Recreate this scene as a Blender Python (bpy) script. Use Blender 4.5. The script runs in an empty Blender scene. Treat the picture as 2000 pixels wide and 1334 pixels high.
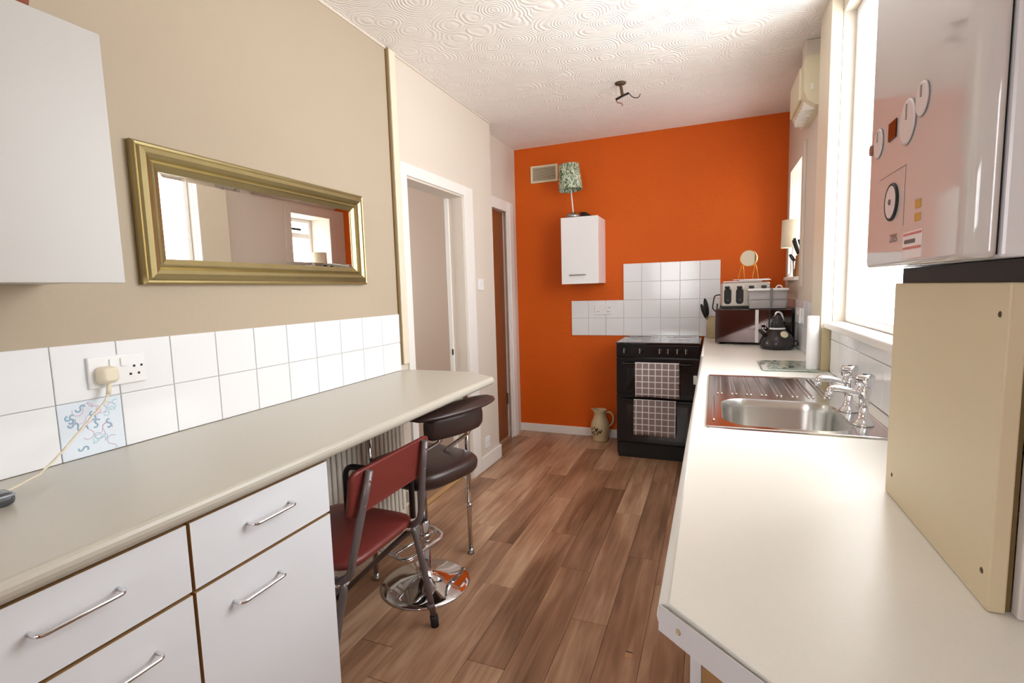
import bpy, bmesh, math, random
from mathutils import Vector, Matrix
random.seed(7)
S = bpy.context.scene
COL = S.collection
PI = math.pi

# ------------------------------------------------------------------ camera
cam = bpy.data.cameras.new('camera')
cam.sensor_width = 36.0
cam.lens = 973.65 * 36.0 / 2000.0
cam.clip_start = 0.02
camo = bpy.data.objects.new('camera', cam)
camo.location = (1.5693, 0.0, 1.3252)
camo.rotation_euler = (1.4683, 0.0279, 0.3814)
COL.objects.link(camo)
S.camera = camo

# ------------------------------------------------------------------ sky, light, exposure
w = bpy.data.worlds.new('overcast_sky')
S.world = w
w.use_nodes = True
bg = w.node_tree.nodes['Background']
bg.inputs['Color'].default_value = (0.96, 0.985, 1.0, 1)
bg.inputs['Strength'].default_value = 10.0
S.view_settings.view_transform = 'Standard'
S.view_settings.look = 'None'
S.view_settings.gamma = 1.0
S.view_settings.use_curve_mapping = False
S.view_settings.exposure = 0.0


def portal(name, loc, rot, sx, sy):
    l = bpy.data.lights.new(name, 'AREA')
    l.shape = 'RECTANGLE'
    l.size = sx
    l.size_y = sy
    l.cycles.is_portal = True
    o = bpy.data.objects.new(name, l)
    o.location = loc
    o.rotation_euler = rot
    COL.objects.link(o)


portal('daylight_window_main', (2.20, 1.985, 1.81), (0, PI / 2, 0), 1.34, 1.37)
portal('daylight_window_small', (2.40, 3.85, 1.73), (0, PI / 2, 0), 0.74, 0.50)
portal('fill_window_behind', (0.9, -1.41, 1.55), (-PI / 2, 0, 0), 0.8, 1.0)  # portal for the window added behind the camera as fill
portal('fill_window_hall', (-1.71, 2.5, 1.5), (0, -PI / 2, 0), 1.0, 0.8)  # portal for the hall window added to light the passage

# ------------------------------------------------------------------ materials


def lin(c):
    c = c / 255.0
    return c / 12.92 if c <= 0.04045 else ((c + 0.055) / 1.055) ** 2.4


def rgb(r, g, b):
    return (lin(r), lin(g), lin(b), 1)


def mat(name, col, rough=0.5, metal=0.0, spec=0.5, coat=0.0, var=0.0, vscale=6.0, bump=0.0, bscale=60.0, trans=0.0):
    m = bpy.data.materials.new(name)
    m.use_nodes = True
    nt = m.node_tree
    b = nt.nodes['Principled BSDF']
    b.inputs['Base Color'].default_value = col
    b.inputs['Roughness'].default_value = rough
    b.inputs['Metallic'].default_value = metal
    b.inputs['Specular IOR Level'].default_value = spec
    b.inputs['Coat Weight'].default_value = coat
    b.inputs['Coat Roughness'].default_value = 0.05
    if trans:
        b.inputs['Transmission Weight'].default_value = trans
    tc = nt.nodes.new('ShaderNodeNewGeometry')
    if var:
        n = nt.nodes.new('ShaderNodeTexNoise')
        n.inputs['Scale'].default_value = vscale
        n.inputs['Detail'].default_value = 4
        nt.links.new(tc.outputs['Position'], n.inputs['Vector'])
        mp = nt.nodes.new('ShaderNodeMapRange')
        mp.inputs['To Min'].default_value = 1 - var
        mp.inputs['To Max'].default_value = 1 + var
        nt.links.new(n.outputs['Fac'], mp.inputs['Value'])
        mx = nt.nodes.new('ShaderNodeVectorMath')
        mx.operation = 'SCALE'
        mx.inputs[0].default_value = col[:3]
        nt.links.new(mp.outputs['Result'], mx.inputs['Scale'])
        nt.links.new(mx.outputs['Vector'], b.inputs['Base Color'])
    if bump:
        n = nt.nodes.new('ShaderNodeTexNoise')
        n.inputs['Scale'].default_value = bscale
        n.inputs['Detail'].default_value = 5
        nt.links.new(tc.outputs['Position'], n.inputs['Vector'])
        bp = nt.nodes.new('ShaderNodeBump')
        bp.inputs['Strength'].default_value = bump
        bp.inputs['Distance'].default_value = 0.01
        nt.links.new(n.outputs['Fac'], bp.inputs['Height'])
        nt.links.new(bp.outputs['Normal'], b.inputs['Normal'])
    return m


def N(m, t):
    return m.node_tree.nodes.new(t)


M = {}
M['wall'] = mat('wall_beige_paint', rgb(184, 168, 146), 0.7, var=0.03, vscale=2.5, bump=0.12, bscale=45)
M['wall2'] = mat('wall_pale_paint', rgb(220, 208, 194), 0.7, var=0.03, vscale=2.0, bump=0.12, bscale=45)
M['hall'] = mat('hall_paint', rgb(214, 194, 178), 0.7, var=0.03, vscale=2.0)
M['orange'] = mat('wall_orange_paint', rgb(214, 92, 1), 0.62, spec=0.35, var=0.05, vscale=3.0, bump=0.2, bscale=40)
M['trim'] = mat('trim_cream_gloss', rgb(233, 222, 200), 0.35, var=0.03)
M['gap'] = mat('dark_wood_gap', rgb(122, 98, 58), 0.7)
M['trimw'] = mat('trim_white_gloss', rgb(240, 236, 230), 0.35)
M['tile'] = mat('tile_white_glaze', rgb(240, 241, 243), 0.12, spec=0.5, var=0.012, vscale=3, bump=0.03, bscale=9)
M['tileb'] = mat('tile_pale_blue_glaze', rgb(226, 236, 246), 0.15)
M['grout'] = mat('grout', rgb(214, 210, 204), 0.8)
M['white'] = mat('white_melamine', rgb(236, 239, 244), 0.3, spec=0.5)
M['white2'] = mat('white_gloss', rgb(242, 242, 243), 0.12, spec=0.5)
M['carc'] = mat('carcass_edge', rgb(176, 138, 92), 0.6)
M['whitec'] = mat('wall_cabinet_shaded_white', rgb(190, 186, 180), 0.35)  # white greyed to hold the dimmer light at the upper left
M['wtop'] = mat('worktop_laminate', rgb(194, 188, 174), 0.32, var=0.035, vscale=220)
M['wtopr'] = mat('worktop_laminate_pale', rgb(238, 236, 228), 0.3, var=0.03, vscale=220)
M['wedge'] = mat('worktop_cut_edge', rgb(214, 212, 214), 0.5)
M['chrome'] = mat('chrome', rgb(225, 225, 228), 0.06, metal=1.0)
M['nickel'] = mat('brushed_nickel', rgb(176, 174, 172), 0.25, metal=1.0)
M['steel'] = mat('sink_steel', rgb(204, 202, 200), 0.14, metal=1.0, bump=0.02, bscale=300)
M['steelb'] = mat('sink_bowl_steel', rgb(196, 194, 190), 0.26, metal=1.0)
M['black'] = mat('black_enamel', rgb(18, 17, 18), 0.18, spec=0.5)
M['blackm'] = mat('black_matte', rgb(22, 20, 20), 0.55)
M['hob'] = mat('hob_glass', rgb(16, 16, 18), 0.05, spec=0.8, coat=0.5)
M['glassblk'] = mat('oven_door_glass', rgb(10, 10, 11), 0.05, spec=0.7)
M['microdoor'] = mat('microwave_mirror_door', rgb(92, 78, 76), 0.06, metal=0.85)
M['red'] = mat('red_vinyl', rgb(122, 50, 44), 0.38, bump=0.06, bscale=500)
M['brown'] = mat('brown_vinyl', rgb(58, 40, 36), 0.32, bump=0.05, bscale=400)
M['greytube'] = mat('grey_painted_tube', rgb(118, 108, 108), 0.38, metal=0.35)
M['darktube'] = mat('dark_painted_tube', rgb(50, 46, 48), 0.35, metal=0.3)
M['rubber'] = mat('black_rubber', rgb(20, 19, 19), 0.6)
M['rad'] = mat('radiator_enamel', rgb(240, 234, 222), 0.4)
M['door'] = mat('brown_wood_door', rgb(138, 74, 30), 0.35, var=0.18, vscale=9)
M['cream'] = mat('cream_plastic', rgb(226, 216, 186), 0.4)
M['ivory'] = mat('ivory_plastic', rgb(232, 222, 198), 0.4)
M['sockw'] = mat('socket_white', rgb(240, 240, 240), 0.3)
M['dark'] = mat('dark_hole', rgb(20, 16, 14), 0.7)
M['box'] = mat('boxing_cream_paint', rgb(216, 200, 168), 0.5, var=0.025, vscale=5)
M['boxw'] = mat('boxing_side_paint', rgb(218, 210, 206), 0.5)
M['boiler'] = mat('boiler_shaded_gloss', rgb(210, 204, 201), 0.06, spec=0.6, coat=0.3)  # white front darkened, its dimmer room-facing light put into the colour
M['boilers'] = mat('boiler_side_enamel', rgb(230, 228, 230), 0.25)
M['dial'] = mat('dial_pale', rgb(226, 214, 212), 0.3)
M['dialr'] = mat('dial_ring_grey', rgb(150, 138, 138), 0.4)
M['amber'] = mat('amber_sticker', rgb(200, 150, 60), 0.5)
M['labelr'] = mat('label_red', rgb(206, 120, 112), 0.5)
M['labelp'] = mat('label_pale', rgb(236, 220, 218), 0.5)
M['ink'] = mat('printed_ink', rgb(110, 92, 92), 0.6)
M['btn'] = mat('brown_button', rgb(150, 100, 88), 0.4)
M['disp'] = mat('display_dark', rgb(56, 26, 22), 0.1)
M['pvc'] = mat('window_white_frame', rgb(244, 244, 244), 0.3)
M['mirror'] = mat('mirror_glass', rgb(238, 238, 236), 0.008, metal=1.0)
M['gold'] = mat('antique_gold', rgb(168, 152, 108), 0.32, metal=0.9, var=0.12, vscale=14)
M['brass'] = mat('brass_wire', rgb(232, 176, 86), 0.25, metal=0.9)
M['shade'] = mat('cream_lamp_shade', rgb(238, 226, 200), 0.7)
M['paper'] = mat('white_paper', rgb(240, 238, 238), 0.7)
M['jug'] = mat('jug_cream_glaze', rgb(208, 190, 150), 0.25)
M['leafd'] = mat('jug_dark_paint', rgb(58, 36, 30), 0.4)
M['kettle'] = mat('kettle_charcoal', rgb(40, 38, 40), 0.2)
M['silver'] = mat('toaster_silver', rgb(186, 180, 170), 0.3, metal=0.6)
M['plastic'] = mat('clear_tub_plastic', rgb(176, 172, 172), 0.25, spec=0.5)
M['plasticd'] = mat('tub_clip_grey', rgb(128, 126, 128), 0.35)
M['crock'] = mat('crock_stoneware', rgb(196, 180, 140), 0.35)
M['terra'] = mat('terracotta', rgb(128, 58, 34), 0.6)
M['grey'] = mat('charcoal_plastic', rgb(74, 76, 80), 0.2)
M['greyr'] = mat('pale_grey_rim', rgb(150, 156, 164), 0.2)
M['knifeb'] = mat('knife_block_wood', rgb(150, 104, 60), 0.5)
M['rust'] = mat('rusty_brown', rgb(84, 62, 40), 0.7)
M['scuff'] = mat('floor_scuff', rgb(196, 150, 110), 0.7)
M['swirlb'] = mat('print_blue', rgb(150, 182, 206), 0.3)
M['swirlp'] = mat('print_pink', rgb(214, 176, 206), 0.3)
M['swirlg'] = mat('print_pale_aqua', rgb(186, 220, 228), 0.3)


def glass_pane():
    m = bpy.data.materials.new('window_glass')
    m.use_nodes = True
    nt = m.node_tree
    nt.nodes.clear()
    o = nt.nodes.new('ShaderNodeOutputMaterial')
    t = nt.nodes.new('ShaderNodeBsdfTransparent')
    g = nt.nodes.new('ShaderNodeBsdfGlossy')
    g.inputs['Roughness'].default_value = 0.0
    lw = nt.nodes.new('ShaderNodeLayerWeight')
    pw = nt.nodes.new('ShaderNodeMath')
    pw.operation = 'POWER'
    pw.inputs[1].default_value = 5.0
    nt.links.new(lw.outputs['Facing'], pw.inputs[0])
    f = nt.nodes.new('ShaderNodeMath')
    f.operation = 'MULTIPLY_ADD'
    f.inputs[1].default_value = 0.9
    f.inputs[2].default_value = 0.03
    nt.links.new(pw.outputs[0], f.inputs[0])
    x = nt.nodes.new('ShaderNodeMixShader')
    nt.links.new(f.outputs[0], x.inputs[0])
    nt.links.new(t.outputs[0], x.inputs[1])
    nt.links.new(g.outputs[0], x.inputs[2])
    nt.links.new(x.outputs[0], o.inputs[0])
    return m


M['glass'] = glass_pane()


def ceiling_mat():
    m = mat('artex_ceiling', rgb(246, 241, 235), 0.75)
    nt = m.node_tree
    b = nt.nodes['Principled BSDF']
    g = N(m, 'ShaderNodeNewGeometry')
    v = N(m, 'ShaderNodeTexVoronoi')
    v.inputs['Scale'].default_value = 6.0
    v.inputs['Randomness'].default_value = 0.75
    nz = N(m, 'ShaderNodeTexNoise')
    nz.inputs['Scale'].default_value = 5
    ad = N(m, 'ShaderNodeVectorMath')
    ad.operation = 'MULTIPLY_ADD'
    ad.inputs[1].default_value = (0.05, 0.05, 0.05)
    nt.links.new(g.outputs['Position'], nz.inputs['Vector'])
    nt.links.new(nz.outputs['Color'], ad.inputs[0])
    nt.links.new(g.outputs['Position'], ad.inputs[2])
    nt.links.new(ad.outputs['Vector'], v.inputs['Vector'])
    mu = N(m, 'ShaderNodeMath')
    mu.operation = 'MULTIPLY'
    mu.inputs[1].default_value = 75.0
    s = N(m, 'ShaderNodeMath')
    s.operation = 'SINE'
    nt.links.new(v.outputs['Distance'], mu.inputs[0])
    nt.links.new(mu.outputs[0], s.inputs[0])
    # fans: ring height falls off from one side of each swirl
    a2 = N(m, 'ShaderNodeMath')
    a2.operation = 'MULTIPLY_ADD'
    a2.inputs[1].default_value = 0.35
    nt.links.new(s.outputs[0], a2.inputs[0])
    m2 = N(m, 'ShaderNodeMath')
    m2.operation = 'MULTIPLY'
    m2.inputs[1].default_value = -3.0
    nt.links.new(v.outputs['Distance'], m2.inputs[0])
    nt.links.new(m2.outputs[0], a2.inputs[2])
    bp = N(m, 'ShaderNodeBump')
    bp.inputs['Strength'].default_value = 0.28
    bp.inputs['Distance'].default_value = 0.012
    nt.links.new(a2.outputs[0], bp.inputs['Height'])
    nt.links.new(bp.outputs['Normal'], b.inputs['Normal'])
    return m


M['ceiling'] = ceiling_mat()


def plank_mat():
    m = mat('laminate_wood', rgb(120, 84, 58), 0.33, spec=0.4)
    nt = m.node_tree
    b = nt.nodes['Principled BSDF']
    g = N(m, 'ShaderNodeNewGeometry')
    oi = N(m, 'ShaderNodeObjectInfo')
    # world position stretched along the plank, shifted per plank
    sc = N(m, 'ShaderNodeVectorMath')
    sc.operation = 'MULTIPLY'
    sc.inputs[1].default_value = (30, 2.2, 1)
    nt.links.new(g.outputs['Position'], sc.inputs[0])
    off = N(m, 'ShaderNodeVectorMath')
    off.operation = 'ADD'
    mv = N(m, 'ShaderNodeMath')
    mv.operation = 'MULTIPLY'
    mv.inputs[1].default_value = 50
    nt.links.new(oi.outputs['Random'], mv.inputs[0])
    nt.links.new(sc.outputs[0], off.inputs[0])
    nt.links.new(mv.outputs[0], off.inputs[1])
    n1 = N(m, 'ShaderNodeTexNoise')
    n1.inputs['Scale'].default_value = 1.0
    n1.inputs['Detail'].default_value = 6
    n1.inputs['Distortion'].default_value = 0.8
    nt.links.new(off.outputs[0], n1.inputs['Vector'])
    sc2 = N(m, 'ShaderNodeVectorMath')
    sc2.operation = 'MULTIPLY'
    sc2.inputs[1].default_value = (7, 1.7, 1)
    nt.links.new(g.outputs['Position'], sc2.inputs[0])
    off2 = N(m, 'ShaderNodeVectorMath')
    off2.operation = 'ADD'
    nt.links.new(sc2.outputs[0], off2.inputs[0])
    nt.links.new(mv.outputs[0], off2.inputs[1])
    n2 = N(m, 'ShaderNodeTexNoise')
    n2.inputs['Scale'].default_value = 1.0
    n2.inputs['Detail'].default_value = 3
    nt.links.new(off2.outputs[0], n2.inputs['Vector'])
    ad = N(m, 'ShaderNodeMath')
    ad.operation = 'MULTIPLY_ADD'
    ad.inputs[1].default_value = 0.5
    nt.links.new(n1.outputs['Fac'], ad.inputs[0])
    m3 = N(m, 'ShaderNodeMath')
    m3.operation = 'MULTIPLY'
    m3.inputs[1].default_value = 0.55
    nt.links.new(n2.outputs['Fac'], m3.inputs[0])
    nt.links.new(m3.outputs[0], ad.inputs[2])
    rr = N(m, 'ShaderNodeMath')
    rr.operation = 'MULTIPLY_ADD'
    rr.inputs[1].default_value = 0.22
    nt.links.new(oi.outputs['Random'], rr.inputs[0])
    nt.links.new(ad.outputs[0], rr.inputs[2])
    cr = N(m, 'ShaderNodeValToRGB')
    e = cr.color_ramp.elements
    e[0].position = 0.40
    e[0].color = rgb(112, 80, 58)
    e[1].position = 0.88
    e[1].color = rgb(208, 174, 142)
    k = e.new(0.62)
    k.color = rgb(162, 122, 94)
    nt.links.new(rr.outputs[0], cr.inputs['Fac'])
    nt.links.new(cr.outputs['Color'], b.inputs['Base Color'])
    return m


M['plank'] = plank_mat()


def towel_mat():
    m = mat('checked_towel', rgb(132, 118, 116), 0.85)
    nt = m.node_tree
    b = nt.nodes['Principled BSDF']
    g = N(m, 'ShaderNodeNewGeometry')
    sp = N(m, 'ShaderNodeSeparateXYZ')
    nt.links.new(g.outputs['Position'], sp.inputs[0])
    outs = []
    for ax in ('X', 'Z'):
        d = N(m, 'ShaderNodeMath')
        d.operation = 'DIVIDE'
        d.inputs[1].default_value = 0.047
        nt.links.new(sp.outputs[ax], d.inputs[0])
        f = N(m, 'ShaderNodeMath')
        f.operation = 'FRACT'
        nt.links.new(d.outputs[0], f.inputs[0])
        l = N(m, 'ShaderNodeMath')
        l.operation = 'LESS_THAN'
        l.inputs[1].default_value = 0.13
        nt.links.new(f.outputs[0], l.inputs[0])
        outs.append(l)
    mx = N(m, 'ShaderNodeMath')
    mx.operation = 'MAXIMUM'
    nt.links.new(outs[0].outputs[0], mx.inputs[0])
    nt.links.new(outs[1].outputs[0], mx.inputs[1])
    c = N(m, 'ShaderNodeMixRGB')
    c.inputs[1].default_value = rgb(140, 124, 121)
    c.inputs[2].default_value = rgb(232, 226, 224)
    nt.links.new(mx.outputs[0], c.inputs[0])
    nt.links.new(c.outputs[0], b.inputs['Base Color'])
    return m


M['towel'] = towel_mat()


def blotch_mat(name, c1, c2, scale, lo, hi, rough, stretch=(1, 1, 1)):
    m = mat(name, c1, rough)
    nt = m.node_tree
    b = nt.nodes['Principled BSDF']
    g = N(m, 'ShaderNodeNewGeometry')
    s = N(m, 'ShaderNodeVectorMath')
    s.operation = 'MULTIPLY'
    s.inputs[1].default_value = stretch
    n = N(m, 'ShaderNodeTexNoise')
    n.inputs['Scale'].default_value = scale
    n.inputs['Detail'].default_value = 3
    n.inputs['Distortion'].default_value = 1.5
    nt.links.new(g.outputs['Position'], s.inputs[0])
    nt.links.new(s.outputs[0], n.inputs['Vector'])
    cr = N(m, 'ShaderNodeValToRGB')
    cr.color_ramp.elements[0].position = lo
    cr.color_ramp.elements[0].color = c1
    cr.color_ramp.elements[1].position = hi
    cr.color_ramp.elements[1].color = c2
    nt.links.new(n.outputs['Fac'], cr.inputs['Fac'])
    nt.links.new(cr.outputs['Color'], b.inputs['Base Color'])
    return m


M['leafshade'] = blotch_mat('leaf_print_fabric', rgb(62, 104, 66), rgb(216, 220, 196), 46, 0.42, 0.56, 0.7, (1.6, 1, 0.7))
M['board'] = blotch_mat('patterned_glass_board', rgb(40, 42, 40), rgb(176, 184, 172), 26, 0.36, 0.46, 0.08, (1, 0.7, 1))

# ------------------------------------------------------------------ mesh helpers
WO = {}   # world origin of every object


def bx(bm, x0, x1, y0, y1, z0, z1, r=0.0, seg=2):
    vs = [bm.verts.new((x, y, z)) for x in (x0, x1) for y in (y0, y1) for z in (z0, z1)]
    f = [(0, 1, 3, 2), (4, 6, 7, 5), (0, 4, 5, 1), (2, 3, 7, 6), (0, 2, 6, 4), (1, 5, 7, 3)]
    fs = [bm.faces.new([vs[i] for i in q]) for q in f]
    if r > 0:
        ed = set()
        for q in fs:
            ed.update(q.edges)
        bmesh.ops.bevel(bm, geom=list(ed), offset=r, segments=seg, affect='EDGES', profile=0.5)
    return vs


def B(*a, **k):
    bm = bmesh.new()
    bx(bm, *a, **k)
    return bm


def prism(bm, poly, z0, z1):
    lo = [bm.verts.new((p[0], p[1], z0)) for p in poly]
    hi = [bm.verts.new((p[0], p[1], z1)) for p in poly]
    n = len(poly)
    bm.faces.new(list(reversed(lo)))
    bm.faces.new(hi)
    for i in range(n):
        bm.faces.new([lo[i], lo[(i + 1) % n], hi[(i + 1) % n], hi[i]])


def fillet(pts, r, n=5, closed=False):
    pts = [Vector(p) for p in pts]
    if r <= 0:
        return pts
    out = []
    L = len(pts)
    for i, p in enumerate(pts):
        if not closed and i in (0, L - 1):
            out.append(p)
            continue
        a = pts[i - 1]
        c = pts[(i + 1) % L]
        da, dc = (a - p), (c - p)
        rr = min(r, da.length * 0.49, dc.length * 0.49)
        p0 = p + da.normalized() * rr
        p1 = p + dc.normalized() * rr
        for k in range(n + 1):
            t = k / n
            out.append(p0 * (1 - t) ** 2 + p * 2 * t * (1 - t) + p1 * t ** 2)
    return out


def tube(bm, pts, r, n=10, fr=0.0, closed=False, radii=None):
    P = fillet(pts, fr, closed=closed)
    L = len(P)
    rings = []
    up = None
    for i in range(L):
        if closed:
            t = (P[(i + 1) % L] - P[i - 1]).normalized()
        else:
            t = (P[min(i + 1, L - 1)] - P[max(i - 1, 0)]).normalized()
        if up is None:
            up = t.orthogonal().normalized()
        up = (up - t * up.dot(t))
        up = up.normalized() if up.length > 1e-6 else t.orthogonal().normalized()
        s = t.cross(up)
        rr = radii[i] if radii and len(radii) == L else r
        rings.append([bm.verts.new(P[i] + (up * math.cos(2 * PI * k / n) + s * math.sin(2 * PI * k / n)) * rr) for k in range(n)])
    for i in range(L if closed else L - 1):
        A, Bq = rings[i], rings[(i + 1) % L]
        sh = 0
        if closed and i == L - 1:
            sh = min(range(n), key=lambda q: (A[0].co - Bq[q].co).length)
        for k in range(n):
            f = bm.faces.new([A[k], A[(k + 1) % n], Bq[(k + 1 + sh) % n], Bq[(k + sh) % n]])
            f.smooth = True
    if not closed:
        bm.faces.new(list(reversed(rings[0])))
        bm.faces.new(rings[-1])


def T(pts, r, **k):
    bm = bmesh.new()
    tube(bm, pts, r, **k)
    return bm


def lathe(bm, prof, c=(0, 0, 0), n=32, axis='Z', smooth=True, cap=True):
    rings = []
    for (r, z) in prof:
        ring = []
        for k in range(n):
            a = 2 * PI * k / n
            u, v = r * math.cos(a), r * math.sin(a)
            if axis == 'Z':
                co = (c[0] + u, c[1] + v, c[2] + z)
            elif axis == 'X':
                co = (c[0] + z, c[1] + u, c[2] + v)
            else:
                co = (c[0] + v, c[1] + z, c[2] + u)
            ring.append(bm.verts.new(co))
        rings.append(ring)
    for A, Bq in zip(rings, rings[1:]):
        for k in range(n):
            f = bm.faces.new([A[k], A[(k + 1) % n], Bq[(k + 1) % n], Bq[k]])
            f.smooth = smooth
    if cap:
        if prof[0][0] > 1e-4:
            bm.faces.new(list(reversed(rings[0])))
        if prof[-1][0] > 1e-4:
            bm.faces.new(rings[-1])


def LA(prof, c=(0, 0, 0), **k):
    bm = bmesh.new()
    lathe(bm, prof, c, **k)
    return bm


def loft(bm, loops, cap0=True, cap1=True, smooth=True):
    R_ = [[bm.verts.new(p) for p in l] for l in loops]
    n = len(R_[0])
    for A, Bq in zip(R_, R_[1:]):
        for k in range(n):
            f = bm.faces.new([A[k], A[(k + 1) % n], Bq[(k + 1) % n], Bq[k]])
            f.smooth = smooth
    if cap0:
        bm.faces.new(list(reversed(R_[0])))
    if cap1:
        bm.faces.new(R_[-1])
    return R_


def rrect(x0, x1, y0, y1, r, n=6):
    out = []
    for (cx, cy, a0) in ((x1 - r, y1 - r, 0), (x0 + r, y1 - r, PI / 2), (x0 + r, y0 + r, PI), (x1 - r, y0 + r, 1.5 * PI)):
        for k in range(n + 1):
            a = a0 + PI / 2 * k / n
            out.append((cx + r * math.cos(a), cy + r * math.sin(a)))
    return out


def obj(name, bm, m, parent=None, mtx=None, smooth=False, recalc=True):
    if mtx is not None:
        bmesh.ops.transform(bm, matrix=mtx, verts=bm.verts)
    if recalc:
        bmesh.ops.recalc_face_normals(bm, faces=bm.faces)
    xs = [v.co for v in bm.verts]
    lo = Vector((min(v.x for v in xs), min(v.y for v in xs), min(v.z for v in xs)))
    hi = Vector((max(v.x for v in xs), max(v.y for v in xs), max(v.z for v in xs)))
    org = Vector(((lo.x + hi.x) / 2, (lo.y + hi.y) / 2, lo.z))
    bmesh.ops.translate(bm, vec=-org, verts=bm.verts)
    if smooth:
        for f in bm.faces:
            f.smooth = True
    me = bpy.data.meshes.new(name)
    bm.to_mesh(me)
    bm.free()
    me.materials.append(M[m] if isinstance(m, str) else m)
    o = bpy.data.objects.new(name, me)
    COL.objects.link(o)
    WO[o.name] = org
    if parent is not None:
        o.parent = parent
        o.location = org - WO[parent.name]
    else:
        o.location = org
    return o


def inst(src, world, parent=None, name=None):
    o = bpy.data.objects.new(name or src.name.split('.')[0], src.data)
    COL.objects.link(o)
    WO[o.name] = Vector(world)
    if parent is not None:
        o.parent = parent
        o.location = Vector(world) - WO[parent.name]
    else:
        o.location = world
    return o


def thing(name, loc, label, cat, group=None):
    o = bpy.data.objects.new(name, None)
    o.empty_display_size = 0.05
    COL.objects.link(o)
    o.location = loc
    WO[o.name] = Vector(loc)
    return tag(o, label, cat, group)


def tag(o, label, cat, group=None):
    o['label'] = label
    o['category'] = cat
    if group:
        o['group'] = group
    return o


def st(o):
    o['kind'] = 'structure'
    return o


def rotz(c, a):
    return Matrix.Translation(Vector(c)) @ Matrix.Rotation(a, 4, 'Z')


# ------------------------------------------------------------------ room shell
D = 4.327
H = 2.577
XR = 2.08

fl = st(obj('floor', B(-1.7, 2.38, -1.4, D + 0.1, -0.08, -0.006), 'gap'))
# planks: 146.5 mm wide, 1013 mm long, running down the room
PW, PL = 0.1465, 1.013
pbm = B(0.0005, PW - 0.0005, 0.0006, PL - 0.0006, -0.006, 0.0, r=0.0012, seg=1)
plank0 = None
phase = {0: 2.38, 1: 1.831, 2: 2.18, 3: 1.484, 4: 1.939, 5: 2.305, 6: 1.443, 7: 2.898}
for c in range(-2, 13):
    x0 = 1.345 - PW * (c + 1) + 0.0
    ph = phase.get(c, random.random() * PL)
    y = ph - PL * math.ceil((ph + 0.3) / PL)
    while y < D:
        ya, yb = max(y, -0.6), min(y + PL, D - 0.002)
        x1 = x0 + PW
        if yb - ya > 0.05 and not (x0 < -0.12 and False):
            if abs(yb - ya - PL) < 1e-3:
                wl = (x0 + PW / 2, y + PL / 2, -0.006)
                if plank0 is None:
                    bmesh.ops.translate(pbm, vec=(x0, y, 0), verts=pbm.verts)
                    plank0 = obj('plank', pbm, 'plank', fl)
                else:
                    inst(plank0, wl, fl, 'plank')
            else:
                obj('plank', B(x0 + 0.0005, x1 - 0.0005, ya + 0.0006, yb - 0.0006, -0.006, 0, r=0.0012, seg=1), 'plank', fl)
        y += PL

for (x, y, a, b_) in ((1.302, 1.70, 0.012, 0.014),):
    obj('scuff_edge', B(x - a, x + a, y + b_, y + b_ + 0.005, 0.0, 0.0007), 'dark', fl)
    obj('scuff_mark', B(x - a, x + a, y - b_, y + b_, 0.0, 0.0007), 'scuff', fl)
st(obj('ceiling', B(-1.7, 2.38, -1.4, D + 0.1, H, H + 0.08), 'ceiling'))

# left wall up to the cream strip (with doorway beyond it)
st(obj('wall_left', B(-0.11, 0.0, -1.3, 2.255, 0, H), 'wall'))
bm = bmesh.new()
bx(bm, -0.11, 0.0, 2.255, 2.385, 0, H)
bx(bm, -0.11, 0.0, 2.385, 3.06, 1.972, H)
bx(bm, -0.11, 0.0, 3.06, 3.55, 0, H)
st(obj('wall_doorway', bm, 'wall2'))
# recessed wall with brown door
bm = bmesh.new()
bx(bm, -0.21, -0.11, 3.45, 3.60, 0, H)
bx(bm, -0.21, -0.11, 3.60, 4.13, 2.0, H)
bx(bm, -0.21, -0.11, 4.13, D, 0, H)
st(obj('wall_recess', bm, 'wall2'))
# passage behind the doorway
st(obj('wall_hall_end', B(-1.7, -0.21, 3.36, 3.45, 0, H), 'hall'))
bm = bmesh.new()
bx(bm, -1.7, -1.6, 1.2, 2.1, 0, H)
bx(bm, -1.7, -1.6, 2.9, 3.36, 0, H)
bx(bm, -1.7, -1.6, 2.1, 2.9, 0, 1.0)
bx(bm, -1.7, -1.6, 2.1, 2.9, 2.0, H)
st(obj('wall_hall_back', bm, 'hall'))  # opening added to brighten the passage, out of view
st(obj('wall_hall_near', B(-1.6, -0.11, 1.2, 1.3, 0, H), 'hall'))
# orange wall
st(obj('wall_back', B(-0.31, XR + 0.30, D, D + 0.1, 0, H), 'orange'))
# right wall with two window openings
W1 = (1.30, 2.67, 1.14, 2.48)
W2 = (3.60, 4.10, 1.36, 2.095)
bm = bmesh.new()
WTH = 0.11
bx(bm, XR, XR + WTH, -1.3, W1[0], 0, H)
bx(bm, XR, XR + WTH, W1[0], W1[1], 0, W1[2])
bx(bm, XR, XR + WTH, W1[0], W1[1], W1[3], H)
bx(bm, XR, XR + WTH, W1[1], 3.3, 0, H)
bx(bm, XR, XR + 0.3, 3.3, W2[0], 0, H)
bx(bm, XR, XR + 0.3, W2[0], W2[1], 0, W2[2])
bx(bm, XR, XR + 0.3, W2[0], W2[1], W2[3], H)
bx(bm, XR, XR + 0.3, W2[1], D, 0, H)
st(obj('wall_right', bm, 'wall2'))
# unseen wall behind the camera, with an opening added for fill daylight
bm = bmesh.new()
bx(bm, -0.11, 0.5, -1.4, -1.3, 0, H)
bx(bm, 1.3, XR + 0.3, -1.4, -1.3, 0, H)
bx(bm, 0.5, 1.3, -1.4, -1.3, 2.05, H)
bx(bm, 0.5, 1.3, -1.4, -1.3, 0, 1.05)
st(obj('wall_front', bm, 'orange'))

# boxed pier beside the main window
st(obj('trim_1', B(2.035, XR, 2.672, 2.92, 0.91, H, r=0.004), 'trim'))
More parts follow.
